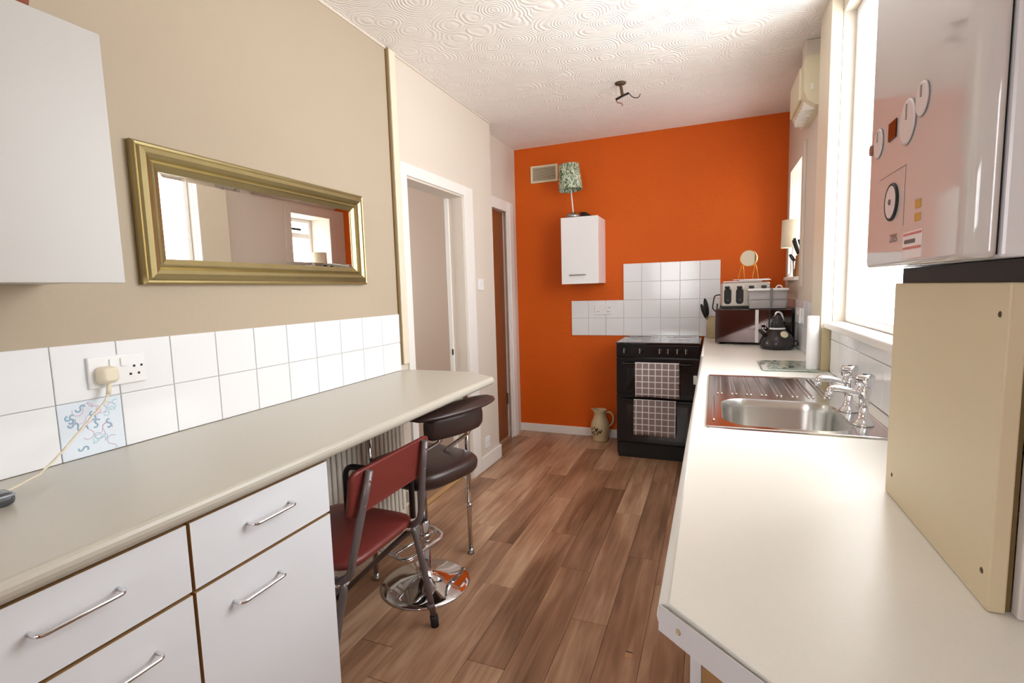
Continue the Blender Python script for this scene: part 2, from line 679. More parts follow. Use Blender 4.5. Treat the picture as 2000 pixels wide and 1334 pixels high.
# vertical strip on the left wall: dark gap, cream batten
t2 = st(obj('trim_2', B(0.0, 0.018, 2.272, 2.322, 0.94, H - 0.004, r=0.003), 'trim'))
obj('shadow_gap', B(-0.002, 0.010, 2.256, 2.272, 0.94, H - 0.002), 'gap', t2)
# thin bead at the top of the left wall
st(obj('trim_3', B(0.0, 0.008, -0.4, 3.55, H - 0.012, H - 0.001), 'wall2'))
# doorway lining and architrave
bm = bmesh.new()
bx(bm, 0.0, 0.014, 2.328, 2.388, 0, 2.03, r=0.003)
bx(bm, 0.0, 0.014, 3.066, 3.195, 0, 2.03, r=0.003)
bx(bm, 0.0, 0.014, 2.388, 3.066, 1.966, 2.03, r=0.003)
d1 = st(obj('door_1', bm, 'trimw'))
bm = bmesh.new()
bx(bm, -0.125, 0.002, 2.374, 2.388, 0, 1.966)
bx(bm, -0.125, 0.002, 3.052, 3.066, 0, 1.966)
bx(bm, -0.125, 0.002, 2.388, 3.052, 1.954, 1.97)
obj('lining', bm, 'wall2', d1)
obj('door_stop', B(-0.128, -0.098, 3.036, 3.052, 0, 1.954, r=0.003), 'trimw', d1)
obj('latch_plate', B(-0.106, -0.098, 3.030, 3.037, 0.89, 0.93), 'dark', d1)
obj('threshold', B(-0.11, -0.07, 2.388, 3.052, 0.0, 0.008, r=0.002), 'carc', d1)
# brown door and its architrave in the recess
bm = bmesh.new()
bx(bm, -0.11, -0.092, 4.075, 4.20, 0, 2.09, r=0.004)
bx(bm, -0.092, -0.080, 4.11, 4.19, 0, 2.08, r=0.004)
bx(bm, -0.11, -0.092, 3.56, 4.075, 2.0, 2.09, r=0.004)
d2 = st(obj('door_2', bm, 'trimw'))
obj('door_panel', B(-0.19, -0.15, 3.60, 4.125, 0.006, 2.0, r=0.002), 'door', d2)
obj('jamb', B(-0.19, -0.10, 4.105, 4.13, 0, 2.0), 'trimw', d2)
obj('hinge', B(-0.152, -0.142, 4.085, 4.105, 0.30, 0.40), 'rust', d2)
# skirting boards
st(obj('baseboard_back', B(-0.11, 0.95, D - 0.016, D, 0, 0.075, r=0.004), 'trimw'))
bm = bmesh.new()
bx(bm, 0.0, 0.018, 3.197, 3.568, 0, 0.105, r=0.004)
bx(bm, -0.11, 0.018, 3.55, 3.568, 0, 0.105, r=0.004)
st(obj('baseboard_left', bm, 'trimw'))


# ------------------------------------------------------------------ windows
def window(name, y0, y1, z0, z1, x, mull=None, trans=None):
    fw = 0.035
    bm = bmesh.new()
    bx(bm, x, x + 0.06, y0, y0 + fw, z0, z1, r=0.006)
    bx(bm, x, x + 0.06, y1 - fw, y1, z0, z1, r=0.006)
    bx(bm, x, x + 0.06, y0 + fw, y1 - fw, z0, z0 + fw, r=0.006)
    bx(bm, x, x + 0.06, y0 + fw, y1 - fw, z1 - fw, z1, r=0.006)
    o = st(obj(name, bm, 'pvc'))
    ys = [y0 + fw, y1 - fw]
    zs = [z0 + fw, z1 - fw]
    if mull:
        obj('mullion', B(x + 0.002, x + 0.058, mull - 0.03, mull + 0.03, z0 + fw, z1 - fw, r=0.006), 'pvc', o)
        ys = [y0 + fw, mull - 0.03, mull + 0.03, y1 - fw]
    zt = z1 - fw
    if trans:
        for i in range(0, len(ys), 2):
            obj('transom', B(x + 0.003, x + 0.057, ys[i], ys[i + 1], trans - 0.025, trans + 0.025, r=0.006), 'pvc', o)
        zt = trans - 0.025
    for i in range(0, len(ys), 2):
        obj('pane', B(x + 0.026, x + 0.032, ys[i], ys[i + 1], z0 + fw, zt), 'glass', o)
        if trans:
            obj('pane', B(x + 0.026, x + 0.032, ys[i], ys[i + 1], trans + 0.025, z1 - fw), 'glass', o)
    return o


w1 = window('window_1', *W1, 2.128, mull=1.60)
obj('window_board', B(2.045, 2.128, W1[0] - 0.03, W1[1] - 0.003, 1.112, 1.142, r=0.006), 'trimw', w1)
obj('stained_edge', B(2.037, 2.070, 2.660, 2.672, 0.912, 1.111), 'crock', w1)
w2 = window('window_2', *W2, 2.31, trans=1.93)
obj('trickle_vent', B(2.298, 2.312, 3.66, 3.95, 1.978, 2.0), 'blackm', w2)
bm = bmesh.new()
bx(bm, XR - 0.014, XR, W2[0] - 0.075, W2[0], 1.30, 2.17, r=0.003)
bx(bm, XR - 0.014, XR, W2[1], W2[1] + 0.075, 1.30, 2.17, r=0.003)
bx(bm, XR - 0.014, XR, W2[0], W2[1], W2[3], 2.17, r=0.003)
obj('casing', bm, 'wall2', w2)
obj('sill_board', B(XR - 0.04, 2.31, W2[0], W2[1], 1.338, 1.362, r=0.006), 'trimw', w2)
bm = bmesh.new()
for (a, b_) in ((0.5, 0.55), (1.25, 1.3)):
    bx(bm, a, b_, -1.38, -1.33, 1.05, 2.05, r=0.004)
for (a, b_) in ((1.05, 1.10), (2.0, 2.05)):
    bx(bm, 0.55, 1.25, -1.38, -1.33, a, b_, r=0.004)
w3 = st(obj('added_window_behind', bm, 'pvc'))  # added window, out of view, lets fill daylight in from behind
obj('pane', B(0.55, 1.25, -1.365, -1.36, 1.10, 2.0), 'glass', w3)
bm = bmesh.new()
for (a, b_) in ((2.1, 2.15), (2.85, 2.9)):
    bx(bm, -1.67, -1.62, a, b_, 1.0, 2.0, r=0.004)
for (a, b_) in ((1.0, 1.05), (1.95, 2.0)):
    bx(bm, -1.67, -1.62, 2.15, 2.85, a, b_, r=0.004)
w4 = st(obj('added_window_hall', bm, 'pvc'))  # added hall window, unseen, there to light the passage
obj('pane', B(-1.65, -1.645, 2.15, 2.85, 1.05, 1.95), 'glass', w4)

# ------------------------------------------------------------------ wall tiles
TS = 0.1525
gl = st(obj('trim_4', B(0.0, 0.004, 0.269, 2.253, 0.91, 1.2135), 'grout'))
tl0 = None
for i in range(-3, 11):
    y = 0.7264 + i * TS
    for j in range(2):
        z = 0.91 + j * TS
        yb = min(y + TS, 2.252)
        if i == 0 and j == 0:
            deco = obj('tile', B(0.004, 0.0095, y + 0.001, yb - 0.001, z + 0.001, z + TS - 0.001, r=0.0015, seg=1), 'tileb', gl)
            continue
        if yb - y < TS - 1e-3:
            obj('tile', B(0.004, 0.0095, y + 0.001, yb - 0.001, z + 0.001, z + TS - 0.001, r=0.0015, seg=1), 'tile', gl)
        elif tl0 is None:
            tl0 = obj('tile', B(0.004, 0.0095, y + 0.001, yb - 0.001, z + 0.001, z + TS - 0.001, r=0.0015, seg=1), 'tile', gl)
        else:
            inst(tl0, (0.00675, y + TS / 2, z + 0.001), gl, 'tile')
deco['label'] = 'pale blue tile printed with pink and blue swirls'
# swirl print on the patterned tile
rs = random.Random(3)
for mname, cnt, rad in (('swirlb', 9, 0.0022), ('swirlp', 8, 0.0009), ('swirlg', 6, 0.0014)):
    bm = bmesh.new()
    for k in range(cnt):
        cy = 0.7264 + 0.02 + rs.random() * 0.112
        cz = 0.91 + 0.02 + rs.random() * 0.112
        a0 = rs.random() * 2 * PI
        rr = 0.006 if mname == 'swirlb' else 0.013
        if mname == 'swirlg':
            rr = 0.008
        pts = []
        for q in range(11):
            t = q / 10
            if t < 0.5:
                a = a0 + t * 2 * PI * 1.2
                pts.append((0.0097, cy + rr * math.cos(a), cz + rr * math.sin(a)))
            else:
                a = a0 + 0.5 * 2 * PI * 1.2
                b0 = a + PI - (t - 0.5) * 2 * PI * 1.1
                pts.append((0.0097, cy + rr * math.cos(a) * 1.9 + rr * 0.9 * math.cos(b0), cz + rr * math.sin(a) * 1.9 + rr * 0.9 * math.sin(b0)))
        tube(bm, pts, rad, n=6)
    for v in bm.verts:
        v.co.x = 0.0096 + (v.co.x - 0.0097) * 0.2
        v.co.y = min(max(v.co.y, 0.7264 + 0.003), 0.7264 + TS - 0.003)
        v.co.z = min(max(v.co.z, 0.91 + 0.003), 0.91 + TS - 0.003)
    obj('printed_swirl', bm, mname, deco)

# orange wall tiles
gl = bmesh.new()
bx(gl, 0.861, 1.62, D - 0.004, D, 0.91, 0.91 + 4 * TS)
bx(gl, 0.403, 0.861, D - 0.004, D, 0.91, 0.91 + 2 * TS)
gl = st(obj('trim_5', gl, 'grout'))
tl0 = None
for i in range(-3, 5):
    x = 0.8605 + i * TS
    for j in range(4 if i >= 0 else 2):
        z = 0.91 + j * TS
        if tl0 is None:
            tl0 = obj('tile', B(x + 0.001, x + TS - 0.001, D - 0.0095, D - 0.004, z + 0.001, z + TS - 0.001, r=0.0015, seg=1), 'tile', gl)
        else:
            inst(tl0, (x + TS / 2, D - 0.00675, z + 0.001), gl, 'tile')
# right wall tiles below the sill and by the far corner
bm = bmesh.new()
bx(bm, XR - 0.004, XR, 1.15, 2.64, 0.91, 1.112)
bx(bm, XR - 0.004, XR, 2.925, D - 0.02, 0.91, 0.91 + 2 * TS)
gl = st(obj('trim_6', bm, 'grout'))
tiles = {}


def rtile(y, yb, z, zb):
    k = (round(yb - y, 4), round(zb - z, 4))
    if k not in tiles:
        tiles[k] = obj('tile', B(XR - 0.0095, XR - 0.004, y + 0.001, yb - 0.001, z + 0.001, zb - 0.001, r=0.0015, seg=1), 'tile', gl)
    else:
        inst(tiles[k], (XR - 0.00675, (y + yb) / 2, z + 0.001), gl, 'tile')


y = 2.635
while y > 1.16:
    rtile(y - TS, y, 0.91, 0.91 + TS)
    rtile(y - TS, y, 0.91 + TS, 1.111)
    y -= TS
y = 2.93
while y < 4.25:
    yb = min(y + TS, D - 0.022)
    for j in range(2):
        rtile(y, yb, 0.91 + j * TS, 0.91 + (j + 1) * TS)
    y += TS

# ------------------------------------------------------------------ left run: base units, worktop
WT = 0.91


def bow_handle(parent, y0, y1, z, x):
    obj('handle', T([(x, y0, z), (x + 0.027, y0, z), (x + 0.027, y1, z), (x, y1, z)], 0.0042, fr=0.014), 'chrome', parent)


def base_unit(name, y0, y1, fronts, label, endp=False):
    t = thing(name, (0.3, (y0 + y1) / 2, 0), label, 'cabinet', 'white base units')
    obj('carcass', B(0.004, 0.556, y0 + 0.001, y1 - 0.001 - (0.018 if endp else 0), 0.1, 0.869), 'carc', t)
    obj('plinth', B(0.02, 0.51, y0 + 0.001, y1 - 0.001, 0.0, 0.1), 'white', t)
    if endp:
        obj('end_panel', B(0.004, 0.556, y1 - 0.018, y1 - 0.001, 0.1, 0.869), 'white', t)
    for (nm, z0, z1, hz, h0, h1) in fronts:
        f = obj(nm, B(0.557, 0.575, y0 + 0.004, y1 - 0.004, z0, z1), 'white', t)
        f.data.materials.append(M['carc'])
        for pl in f.data.polygons:
            if abs(pl.normal.x) < 0.5:
                pl.material_index = 1
        bow_handle(f, h0, h1, hz, 0.575)
    return t


base_unit('drawer_unit', 0.154, 0.656, [('drawer', 0.722, 0.866, 0.808, 0.392, 0.52), ('drawer', 0.425, 0.714, 0.645, 0.44, 0.572), ('drawer', 0.12, 0.418, 0.35, 0.44, 0.572)],
          'white three-drawer base unit at the bottom left corner')
base_unit('base_cabinet', 0.656, 1.058, [('drawer', 0.722, 0.866, 0.806, 0.792, 0.914), ('door', 0.12, 0.714, 0.645, 0.742, 0.868)],
          'white base unit with one drawer over a door, beside red chair', endp=True)
base_unit('drawer_cabinet', -0.6, 0.152, [('door', 0.12, 0.866, 0.81, -0.2, -0.06)], 'white single-door base unit left of the three-drawer unit')


def nosed(bm, x0, xf, y0, y1, z0, z1, r=0.016):
    """worktop slab along y with a rounded front edge at xf (the front faces +x if xf > x0)"""
    s = 1 if xf > x0 else -1
    prof = [(x0, z0), (xf - s * r, z0)]
    for k in range(1, 8):
        a = -PI / 2 + PI * k / 8
        prof.append((xf - s * r + s * r * math.cos(a), (z0 + z1) / 2 + (z1 - z0) / 2 * math.sin(a)))
    prof += [(xf - s * r, z1), (x0, z1)]
    return [[(p[0], yy, p[1]) for p in prof] for yy in (y0, y1)]


bm = bmesh.new()
# slab with clipped far corner
x0, xf, z0, z1 = 0.0105, 0.588, 0.872, WT
secs = nosed(bm, x0, xf, -0.6, 2.18, z0, z1)
end = nosed(bm, x0, xf - 0.16, 2.18, 2.29, z0, z1)[1]
loft(bm, [secs[0], secs[1], end], smooth=False)
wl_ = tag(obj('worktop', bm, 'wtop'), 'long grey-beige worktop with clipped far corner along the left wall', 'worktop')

for (lx, ly) in ((0.442, 2.151), (0.125, 1.80)):
    lg = obj('leg', T([(lx, ly, 0.01), (lx, ly, 0.868)], 0.0125, n=14), 'chrome', wl_)
    obj('foot', LA([(0.018, 0), (0.018, 0.008), (0.0135, 0.012), (0.0135, 0.03)], (lx, ly, 0.0), n=16), 'nickel', lg)
    obj('collar', LA([(0.0145, 0), (0.0155, 0.004), (0.0155, 0.02), (0.0145, 0.024)], (lx, ly, 0.24), n=16), 'chrome', lg)
    obj('top_plate', LA([(0.028, 0), (0.028, 0.0035)], (lx, ly, 0.868), n=16), 'chrome', lg)

# radiator under the worktop
t = thing('radiator', (0.05, 1.8, 0.13), 'cream ribbed panel radiator on the left wall under the worktop', 'radiator')
ra, rb = 1.16, 2.16
obj('panel', B(0.035, 0.06, ra, rb, 0.15, 0.72, r=0.004), 'rad', t)
bm = bmesh.new()
rib = None
yy = ra + 0.025
while yy < rb - 0.02:
    b1 = B(0.060, 0.072, yy, yy + 0.022, 0.19, 0.68, r=0.006, seg=2)
    if rib is None:
        rib = obj('rib', b1, 'rad', t)
    else:
        b1.free()
        inst(rib, (0.066, yy + 0.011, 0.19), t, 'rib')
    yy += 0.0335
obj('top_rail', B(0.03, 0.074, ra - 0.005, rb + 0.005, 0.715, 0.73, r=0.003), 'rad', t)
obj('bracket', B(0.0, 0.035, ra + 0.2, ra + 0.24, 0.2, 0.6), 'rad', t)
obj('bracket', B(0.0, 0.035, rb - 0.24, rb - 0.2, 0.2, 0.6), 'rad', t)
obj('valve', T([(0.05, rb, 0.19), (0.05, rb + 0.045, 0.19), (0.05, rb + 0.045, 0.0)], 0.008, fr=0.02), 'cream', t)
obj('valve_head', LA([(0.014, 0), (0.016, 0.01), (0.014, 0.05), (0.008, 0.056)], (0.05, rb + 0.045, 0.2), n=14), 'trimw', t)

# left wall cabinet
t = thing('wall_cabinet', (0.15, 0.1, 1.366), 'white wall cabinet with handleless door at the top left', 'cabinet')
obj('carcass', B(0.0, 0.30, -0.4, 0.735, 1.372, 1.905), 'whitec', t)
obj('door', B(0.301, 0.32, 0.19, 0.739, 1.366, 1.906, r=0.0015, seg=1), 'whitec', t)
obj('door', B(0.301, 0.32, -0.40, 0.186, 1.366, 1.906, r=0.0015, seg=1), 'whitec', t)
t = thing('plant_pot', (0.15, 0.632, 1.905), 'terracotta pot standing on top of the left wall cabinet', 'pot')
obj('body', LA([(0.05, 0), (0.052, 0.004), (0.07, 0.12), (0.066, 0.12), (0.05, 0.01)], (0.15, 0.632, 1.905)), 'terra', t)
obj('rim', LA([(0.070, 0.115), (0.076, 0.118), (0.078, 0.148), (0.070, 0.15), (0.066, 0.118)], (0.15, 0.632, 1.905)), 'terra', t)

# gold framed mirror
my0, my1, mz0, mz1 = 0.965, 1.985, 1.372, 1.788
t = thing('wall_mirror', (0.02, (my0 + my1) / 2, mz0), 'wide rectangular mirror in a moulded antique-gold frame on the left wall', 'mirror')
prof = [(0.0, 0.0), (0.0, 0.018), (0.006, 0.026), (0.012, 0.024), (0.018, 0.030), (0.032, 0.034), (0.044, 0.028), (0.050, 0.020), (0.053, 0.022), (0.058, 0.024), (0.062, 0.018), (0.066, 0.016), (0.072, 0.013), (0.078, 0.010), (0.078, 0.0)]
sides = {}
mc = [(my0, mz0), (my1, mz0), (my1, mz1), (my0, mz1)]
for k in range(4):
    bm = bmesh.new()
    loops = []
    for c in (k, (k + 1) % 4):
        sy = 1 if mc[c][0] == my0 else -1
        sz = 1 if mc[c][1] == mz0 else -1
        loops.append([(0.001 + h, mc[c][0] + sy * d, mc[c][1] + sz * d) for d, h in prof])
    loft(bm, loops, smooth=False)
    obj('frame_rail', bm, 'gold', t)
bm = bmesh.new()
gi = 0.076
rect = lambda ins, x: [(x, my0 + gi + ins, mz0 + gi + ins), (x, my1 - gi - ins, mz0 + gi + ins), (x, my1 - gi - ins, mz1 - gi - ins), (x, my0 + gi + ins, mz1 - gi - ins)]
loft(bm, [rect(0, 0.003), rect(0, 0.0085), rect(0.016, 0.0098)], smooth=False)
obj('glass', bm, 'mirror', t)

# double socket on the left tiles with plug and flex
SX = 0.0095


t = thing('double_socket', (SX, 0.874, 1.09), 'white double wall socket on the left tiles with an ivory plug in it', 'socket')
obj('plate', B(SX, SX + 0.010, 0.801, 0.947, 1.091, 1.176, r=0.003), 'sockw', t)
for cy in (0.838, 0.912):
    s_ = 1 if cy > 0.87 else -1
    obj('switch', B(SX + 0.009, SX + 0.014, 0.874 + s_ * 0.014 - 0.008, 0.874 + s_ * 0.014 + 0.008, 1.143, 1.166, r=0.001), 'sockw', t)
for (dy, dz) in ((0.0, 0.027), (-0.011, 0.005), (0.011, 0.005)):
    obj('pin_hole', B(SX + 0.0095, SX + 0.0104, 0.915 + dy - 0.0032, 0.915 + dy + 0.0032, 1.112 + dz - 0.003, 1.112 + dz + 0.003), 'dark', t)
obj('pin_hole', LA([(0.0035, 0), (0.0035, 0.0006)], (SX + 0.0098, 0.935, 1.139), n=10, axis='X'), 'dark', t)
t = thing('mains_plug', (0.04, 0.838, 1.10), 'ivory mains plug with trailing flex pushed into the double socket', 'plug')
bm = bmesh.new()
lp = lambda s, x: [(x, 0.838 + s * u, 1.127 + s * v) for u, v in rrect(-0.024, 0.024, -0.026, 0.022, 0.014)]
loft(bm, [lp(0.95, SX + 0.0102), lp(1.0, SX + 0.014), lp(0.95, SX + 0.030), lp(0.8, SX + 0.040), lp(0.55, SX + 0.043)])
obj('body', bm, 'ivory', t)
obj('cord_grip', T([(SX + 0.026, 0.838, 1.106), (SX + 0.026, 0.836, 1.088), (SX + 0.028, 0.832, 1.072)], 0.006, n=10), 'ivory', t)
pts = []
base = [(SX + 0.028, 0.833, 1.078), (0.040, 0.822, 1.055), (0.045, 0.79, 1.028), (0.055, 0.755, 1.0), (0.07, 0.72, 0.976), (0.09, 0.68, 0.95), (0.115, 0.63, 0.926), (0.135, 0.56, 0.915), (0.138, 0.45, 0.9135), (0.138, 0.30, 0.9135)]
for q in (0, 1):
    P = fillet(base, 0.02, n=4)
    P2 = [p + Vector((0.0022 * math.cos(i * 0.9 + q * PI), 0, 0.0022 * abs(math.sin(i * 0.9 + q * PI)))) for i, p in enumerate(P)]
    obj('flex', T(P2, 0.0024, n=8), 'ivory', t)

# dark device on the worktop at the far left
t = thing('glass_scale', (0.19, 0.43, WT), 'dark grey rounded device at the left edge of the worktop', 'device')
obj('body', B(0.165, 0.228, 0.33, 0.542, WT, WT + 0.028, r=0.012, seg=3), 'grey', t)
obj('rim', T([(p[0], p[1], WT + 0.022) for p in rrect(0.166, 0.227, 0.331, 0.541, 0.012)], 0.003, closed=True), 'greyr', t)


# switches / sockets on the door wall, orange wall and right wall
def plate(name, bm, label, cat, extra):
    o = obj(name, bm, 'sockw')
    tag(o, label, cat)
    for nm, b2, m in extra:
        obj(nm, b2, m, o)


plate('light_switch', B(0.0, 0.009, 3.255, 3.340, 1.330, 1.415, r=0.003), 'white light switch on the wall right of the doorway', 'switch',
      [('rocker', B(0.009, 0.012, 3.288, 3.307, 1.355, 1.39, r=0.001), 'trimw')])
plate('low_socket', B(0.0, 0.008, 3.285, 3.365, 0.15, 0.235, r=0.003), 'white blank socket plate low on the wall above the skirting', 'socket',
      [('screw', LA([(0.003, 0), (0.002, 0.001)], (0.008, 3.296, 0.1925), n=8, axis='X'), 'rust'), ('screw', LA([(0.003, 0), (0.002, 0.001)], (0.008, 3.354, 0.1925), n=8, axis='X'), 'rust')])
plate('cooker_socket', B(0.614, 0.757, D - 0.0195, D - 0.0095, 1.094, 1.183, r=0.003), 'white double socket on the stepped tiles of the orange wall', 'socket',
      [('switch', B(0.650, 0.668, D - 0.0225, D - 0.0195, 1.135, 1.158), 'trimw'), ('switch', B(0.703, 0.721, D - 0.0225, D - 0.0195, 1.135, 1.158), 'trimw'),
       ('pin_hole', B(0.632, 0.637, D - 0.0200, D - 0.0193, 1.115, 1.122), 'dark'), ('pin_hole', B(0.645, 0.650, D - 0.0200, D - 0.0193, 1.115, 1.122), 'dark'), ('pin_hole', B(0.722, 0.727, D - 0.0200, D - 0.0193, 1.115, 1.122), 'dark'),
       ('pin_hole', B(0.735, 0.740, D - 0.0200, D - 0.0193, 1.115, 1.122), 'dark'), ('neon', B(0.738, 0.746, D - 0.0202, D - 0.0193, 1.150, 1.157), 'rust')])
plate('corner_socket', B(XR - 0.022, XR - 0.0095, 3.47, 3.62, 1.075, 1.165, r=0.003), 'white socket on the right wall tiles behind the kettle', 'socket',
      [('switch', B(XR - 0.025, XR - 0.022, 3.53, 3.55, 1.125, 1.15), 'trimw')])

# ------------------------------------------------------------------ right run
XF = 1.505
# base units under the right worktop
rb_ = 'white base units under the sink worktop'
for (y0, y1, lab) in ((0.86, 1.46, 'white base unit under the near end of the right worktop'), (1.46, 2.46, 'white base unit under the steel sink'), (2.46, 3.08, 'white base unit under the patterned glass board'), (3.10, D - 0.01, 'white corner base unit under the microwave')):
    t = thing('sink_cabinet' if y0 == 1.46 else 'base_cabinet', ((XF + XR) / 2, (y0 + y1) / 2, 0), lab, 'cabinet', rb_)
    hz = 0.62 if y0 == 1.46 else 0.868
    obj('carcass', B(1.56, 2.06, y0 + 0.001, y1 - 0.001, 0.1, hz), 'carc', t)
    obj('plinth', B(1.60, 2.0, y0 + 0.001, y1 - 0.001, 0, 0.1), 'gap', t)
    d = obj('door', B(1.54, 1.559, y0 + 0.003, y1 - 0.003, 0.12, 0.866, r=0.0015, seg=1), 'white', t)
    obj('handle', T([(1.54, y0 + 0.08, 0.79), (1.518, y0 + 0.08, 0.79), (1.518, y0 + 0.2, 0.79), (1.54, y0 + 0.2, 0.79)], 0.0045, fr=0.012), 'chrome', d)
    if y0 == 0.86:
        obj('end_panel', B(1.56, 2.06, y0 - 0.018, y0, 0.0, 0.868), 'carc', t)

# worktop with a hole for the sink; two lengths with a joint
SK = (1.553, 2.025, 1.53, 2.43)
hx0, hx1, hy0, hy1 = SK[0] + 0.012, SK[1] - 0.012, SK[2] + 0.012, SK[3] - 0.012
YJ = 3.10
ZL = 0.872
bm = bmesh.new()


def slab(bm, polys, z0, z1):
    cache = {}
    fs = []
    for p in polys:
        vs = []
        for q in p:
            k = (round(q[0], 5), round(q[1], 5))
            if k not in cache:
                cache[k] = bm.verts.new((q[0], q[1], z1))
            vs.append(cache[k])
        fs.append(bm.faces.new(vs))
    bmesh.ops.recalc_face_normals(bm, faces=fs)
    r = bmesh.ops.extrude_face_region(bm, geom=fs)
    for g in r['geom']:
        if isinstance(g, bmesh.types.BMVert):
            g.co.z = z0


XB = XR - 0.0098
ns = XF + 0.016
YE = 0.43
yc = 0.645
slab(bm, [[(ns, yc), (XB, yc), (XB, hy0), (hx1, hy0), (hx0, hy0), (ns, hy0)],
          [(ns, hy0), (hx0, hy0), (hx0, hy1), (ns, hy1)],
          [(hx1, hy0), (XB, hy0), (XB, hy1), (hx1, hy1)],
          [(ns, hy1), (hx0, hy1), (hx1, hy1), (XB, hy1), (XB, YJ - 0.001), (ns, YJ - 0.001)],
          [(ns, yc), (ns + (yc - YE) * 1.10, YE), (XB, YE), (XB, yc)]], ZL, WT)
# rounded nosing
r_ = 0.016


def nose_loop(yy, r=r_):
    out = []
    for k in range(9):
        a = -PI / 2 + PI * k / 8
        out.append((ns - r * math.cos(a), yy, (ZL + WT) / 2 + (WT - ZL) / 2 * math.sin(a)))
    return out


loft(bm, [nose_loop(yc), nose_loop(YJ - 0.001)], smooth=True)
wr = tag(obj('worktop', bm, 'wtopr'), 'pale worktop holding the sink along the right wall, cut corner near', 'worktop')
bm = bmesh.new()
slab(bm, [[(ns, YJ + 0.001), (XB, YJ + 0.001), (XB, D - 0.001), (ns, D - 0.001)]], ZL, WT)
loft(bm, [nose_loop(YJ + 0.001), nose_loop(D - 0.001)], smooth=True)
tag(obj('worktop', bm, 'wtopr'), 'short pale worktop in the far right corner under the microwave', 'worktop')
# cut edge strip on the clipped end
bm = bmesh.new()
p0 = Vector((ns - 0.012, yc - 0.002, 0))
p1 = Vector((ns + (yc - YE) * 1.10, YE, 0))
dr = (p1 - p0).normalized()
nr = Vector((-dr.y, dr.x, 0))
if nr.y > 0:
    nr = -nr
prism(bm, [(p0 + nr * 0.0005)[:2], (p1 + nr * 0.0005)[:2], (p1 + nr * 0.002)[:2], (p0 + nr * 0.002)[:2]], ZL, WT - 0.0015)
obj('edge_strip', bm, 'wedge', wr)
e = p0 + dr * 0.035 + nr * 0.003
obj('screw_cap', LA([(0.004, 0), (0.003, 0.0012)], (0, 0, 0), n=10), 'crock', wr, mtx=Matrix.Translation((e.x, e.y, 0.891)) @ nr.to_track_quat('Z', 'Y').to_matrix().to_4x4())

# sink
t = thing('kitchen_sink', (1.79, 1.98, WT), 'stainless steel inset sink with ribbed drainer in the right worktop', 'sink')
zt = WT + 0.004
bm = bmesh.new()
bw = (1.600, 1.945, 1.565, 1.945)
loopR = [(u, v) for u, v in rrect(*bw, 0.09, n=8)]


def outer(u, v, box):
    x0, x1, y0, y1 = box
    cx, cy = (bw[0] + bw[1]) / 2, (bw[2] + bw[3]) / 2
    dx, dy = u - cx, v - cy
    tx = ((x1 - cx) / dx if dx > 0 else (x0 - cx) / dx) if abs(dx) > 1e-6 else 1e9
    ty = ((y1 - cy) / dy if dy > 0 else (y0 - cy) / dy) if abs(dy) > 1e-6 else 1e9
    q = min(tx, ty)
    return (cx + dx * q, cy + dy * q)


# plate around the bowl: subdivide the rounded loop against the rectangle, corners kept
ob = (SK[0] + 0.006, SK[1] - 0.006, SK[2] + 0.006, 1.975)
ring_o = [outer(u, v, ob) for u, v in loopR]
for cx in (ob[0], ob[1]):
    for cy in (ob[2], ob[3]):
        k = min(range(len(ring_o)), key=lambda q: (ring_o[q][0] - cx) ** 2 + (ring_o[q][1] - cy) ** 2)
        ring_o[k] = (cx, cy)
sc_ = lambda s, dz: [((bw[0] + bw[1]) / 2 + (u - (bw[0] + bw[1]) / 2) * s, (bw[2] + bw[3]) / 2 + (v - (bw[2] + bw[3]) / 2) * s, zt + dz) for u, v in loopR]
loft(bm, [[(a, b_, zt) for a, b_ in ring_o], sc_(1.0, 0)], cap0=False, cap1=False, smooth=False)
# drainer deck
dk = (SK[0] + 0.006, SK[1] - 0.006, 1.975, SK[3] - 0.006)
vs = [bm.verts.new(p) for p in ((dk[0], dk[2], zt), (dk[1], dk[2], zt), (dk[1], dk[3], zt), (dk[0], dk[3], zt))]
bm.faces.new(vs)
# rolled rim
lo = [[(u, v, WT + 0.0005) for u, v in rrect(SK[0], SK[1], SK[2], SK[3], 0.012)],
      [(u, v, zt) for u, v in rrect(SK[0] + 0.001, SK[1] - 0.001, SK[2] + 0.001, SK[3] - 0.001, 0.012)],
      [(u, v, zt + 0.0025) for u, v in rrect(SK[0] + 0.003, SK[1] - 0.003, SK[2] + 0.003, SK[3] - 0.003, 0.01)],
      [(u, v, zt - 0.0004) for u, v in rrect(SK[0] + 0.008, SK[1] - 0.008, SK[2] + 0.008, SK[3] - 0.008, 0.008)]]
loft(bm, lo, cap0=False, cap1=False)
obj('deck', bm, 'steel', t)
bm = bmesh.new()
loft(bm, [sc_(1.0, 0), sc_(0.985, -0.006), sc_(0.965, -0.03), sc_(0.93, -0.12), sc_(0.86, -0.148), sc_(0.5, -0.152), sc_(0.1, -0.155)], cap0=False, cap1=True)
obj('bowl', bm, 'steelb', t)
obj('plug_hole', LA([(0.0, 0.0), (0.03, 0.0), (0.034, 0.002), (0.034, -0.001)], (1.78, 1.76, zt - 0.152), n=20, cap=False), 'chrome', t)
obj('overflow', LA([(0.017, 0.0), (0.017, 0.004), (0.0, 0.004)], (1.930, 1.63, zt - 0.05), n=16, axis='X', cap=False), 'dark', t, mtx=None)
for i in range(8):
    x = 1.590 + i * 0.050
    for dx in (0.0, 0.014):
        obj('drainer_rib', T([(x + dx, 2.005, zt), (x + dx, 2.025, zt + 0.0012), (x + dx, 2.37, zt + 0.0012), (x + dx, 2.39, zt)], 0.0032, n=8), 'steel', t)
obj('side_groove', T([(1.5755, 1.60, zt), (1.5755, 1.62, zt + 0.001), (1.5755, 1.95, zt + 0.001), (1.5755, 1.965, zt)], 0.003, n=8), 'steel', t)


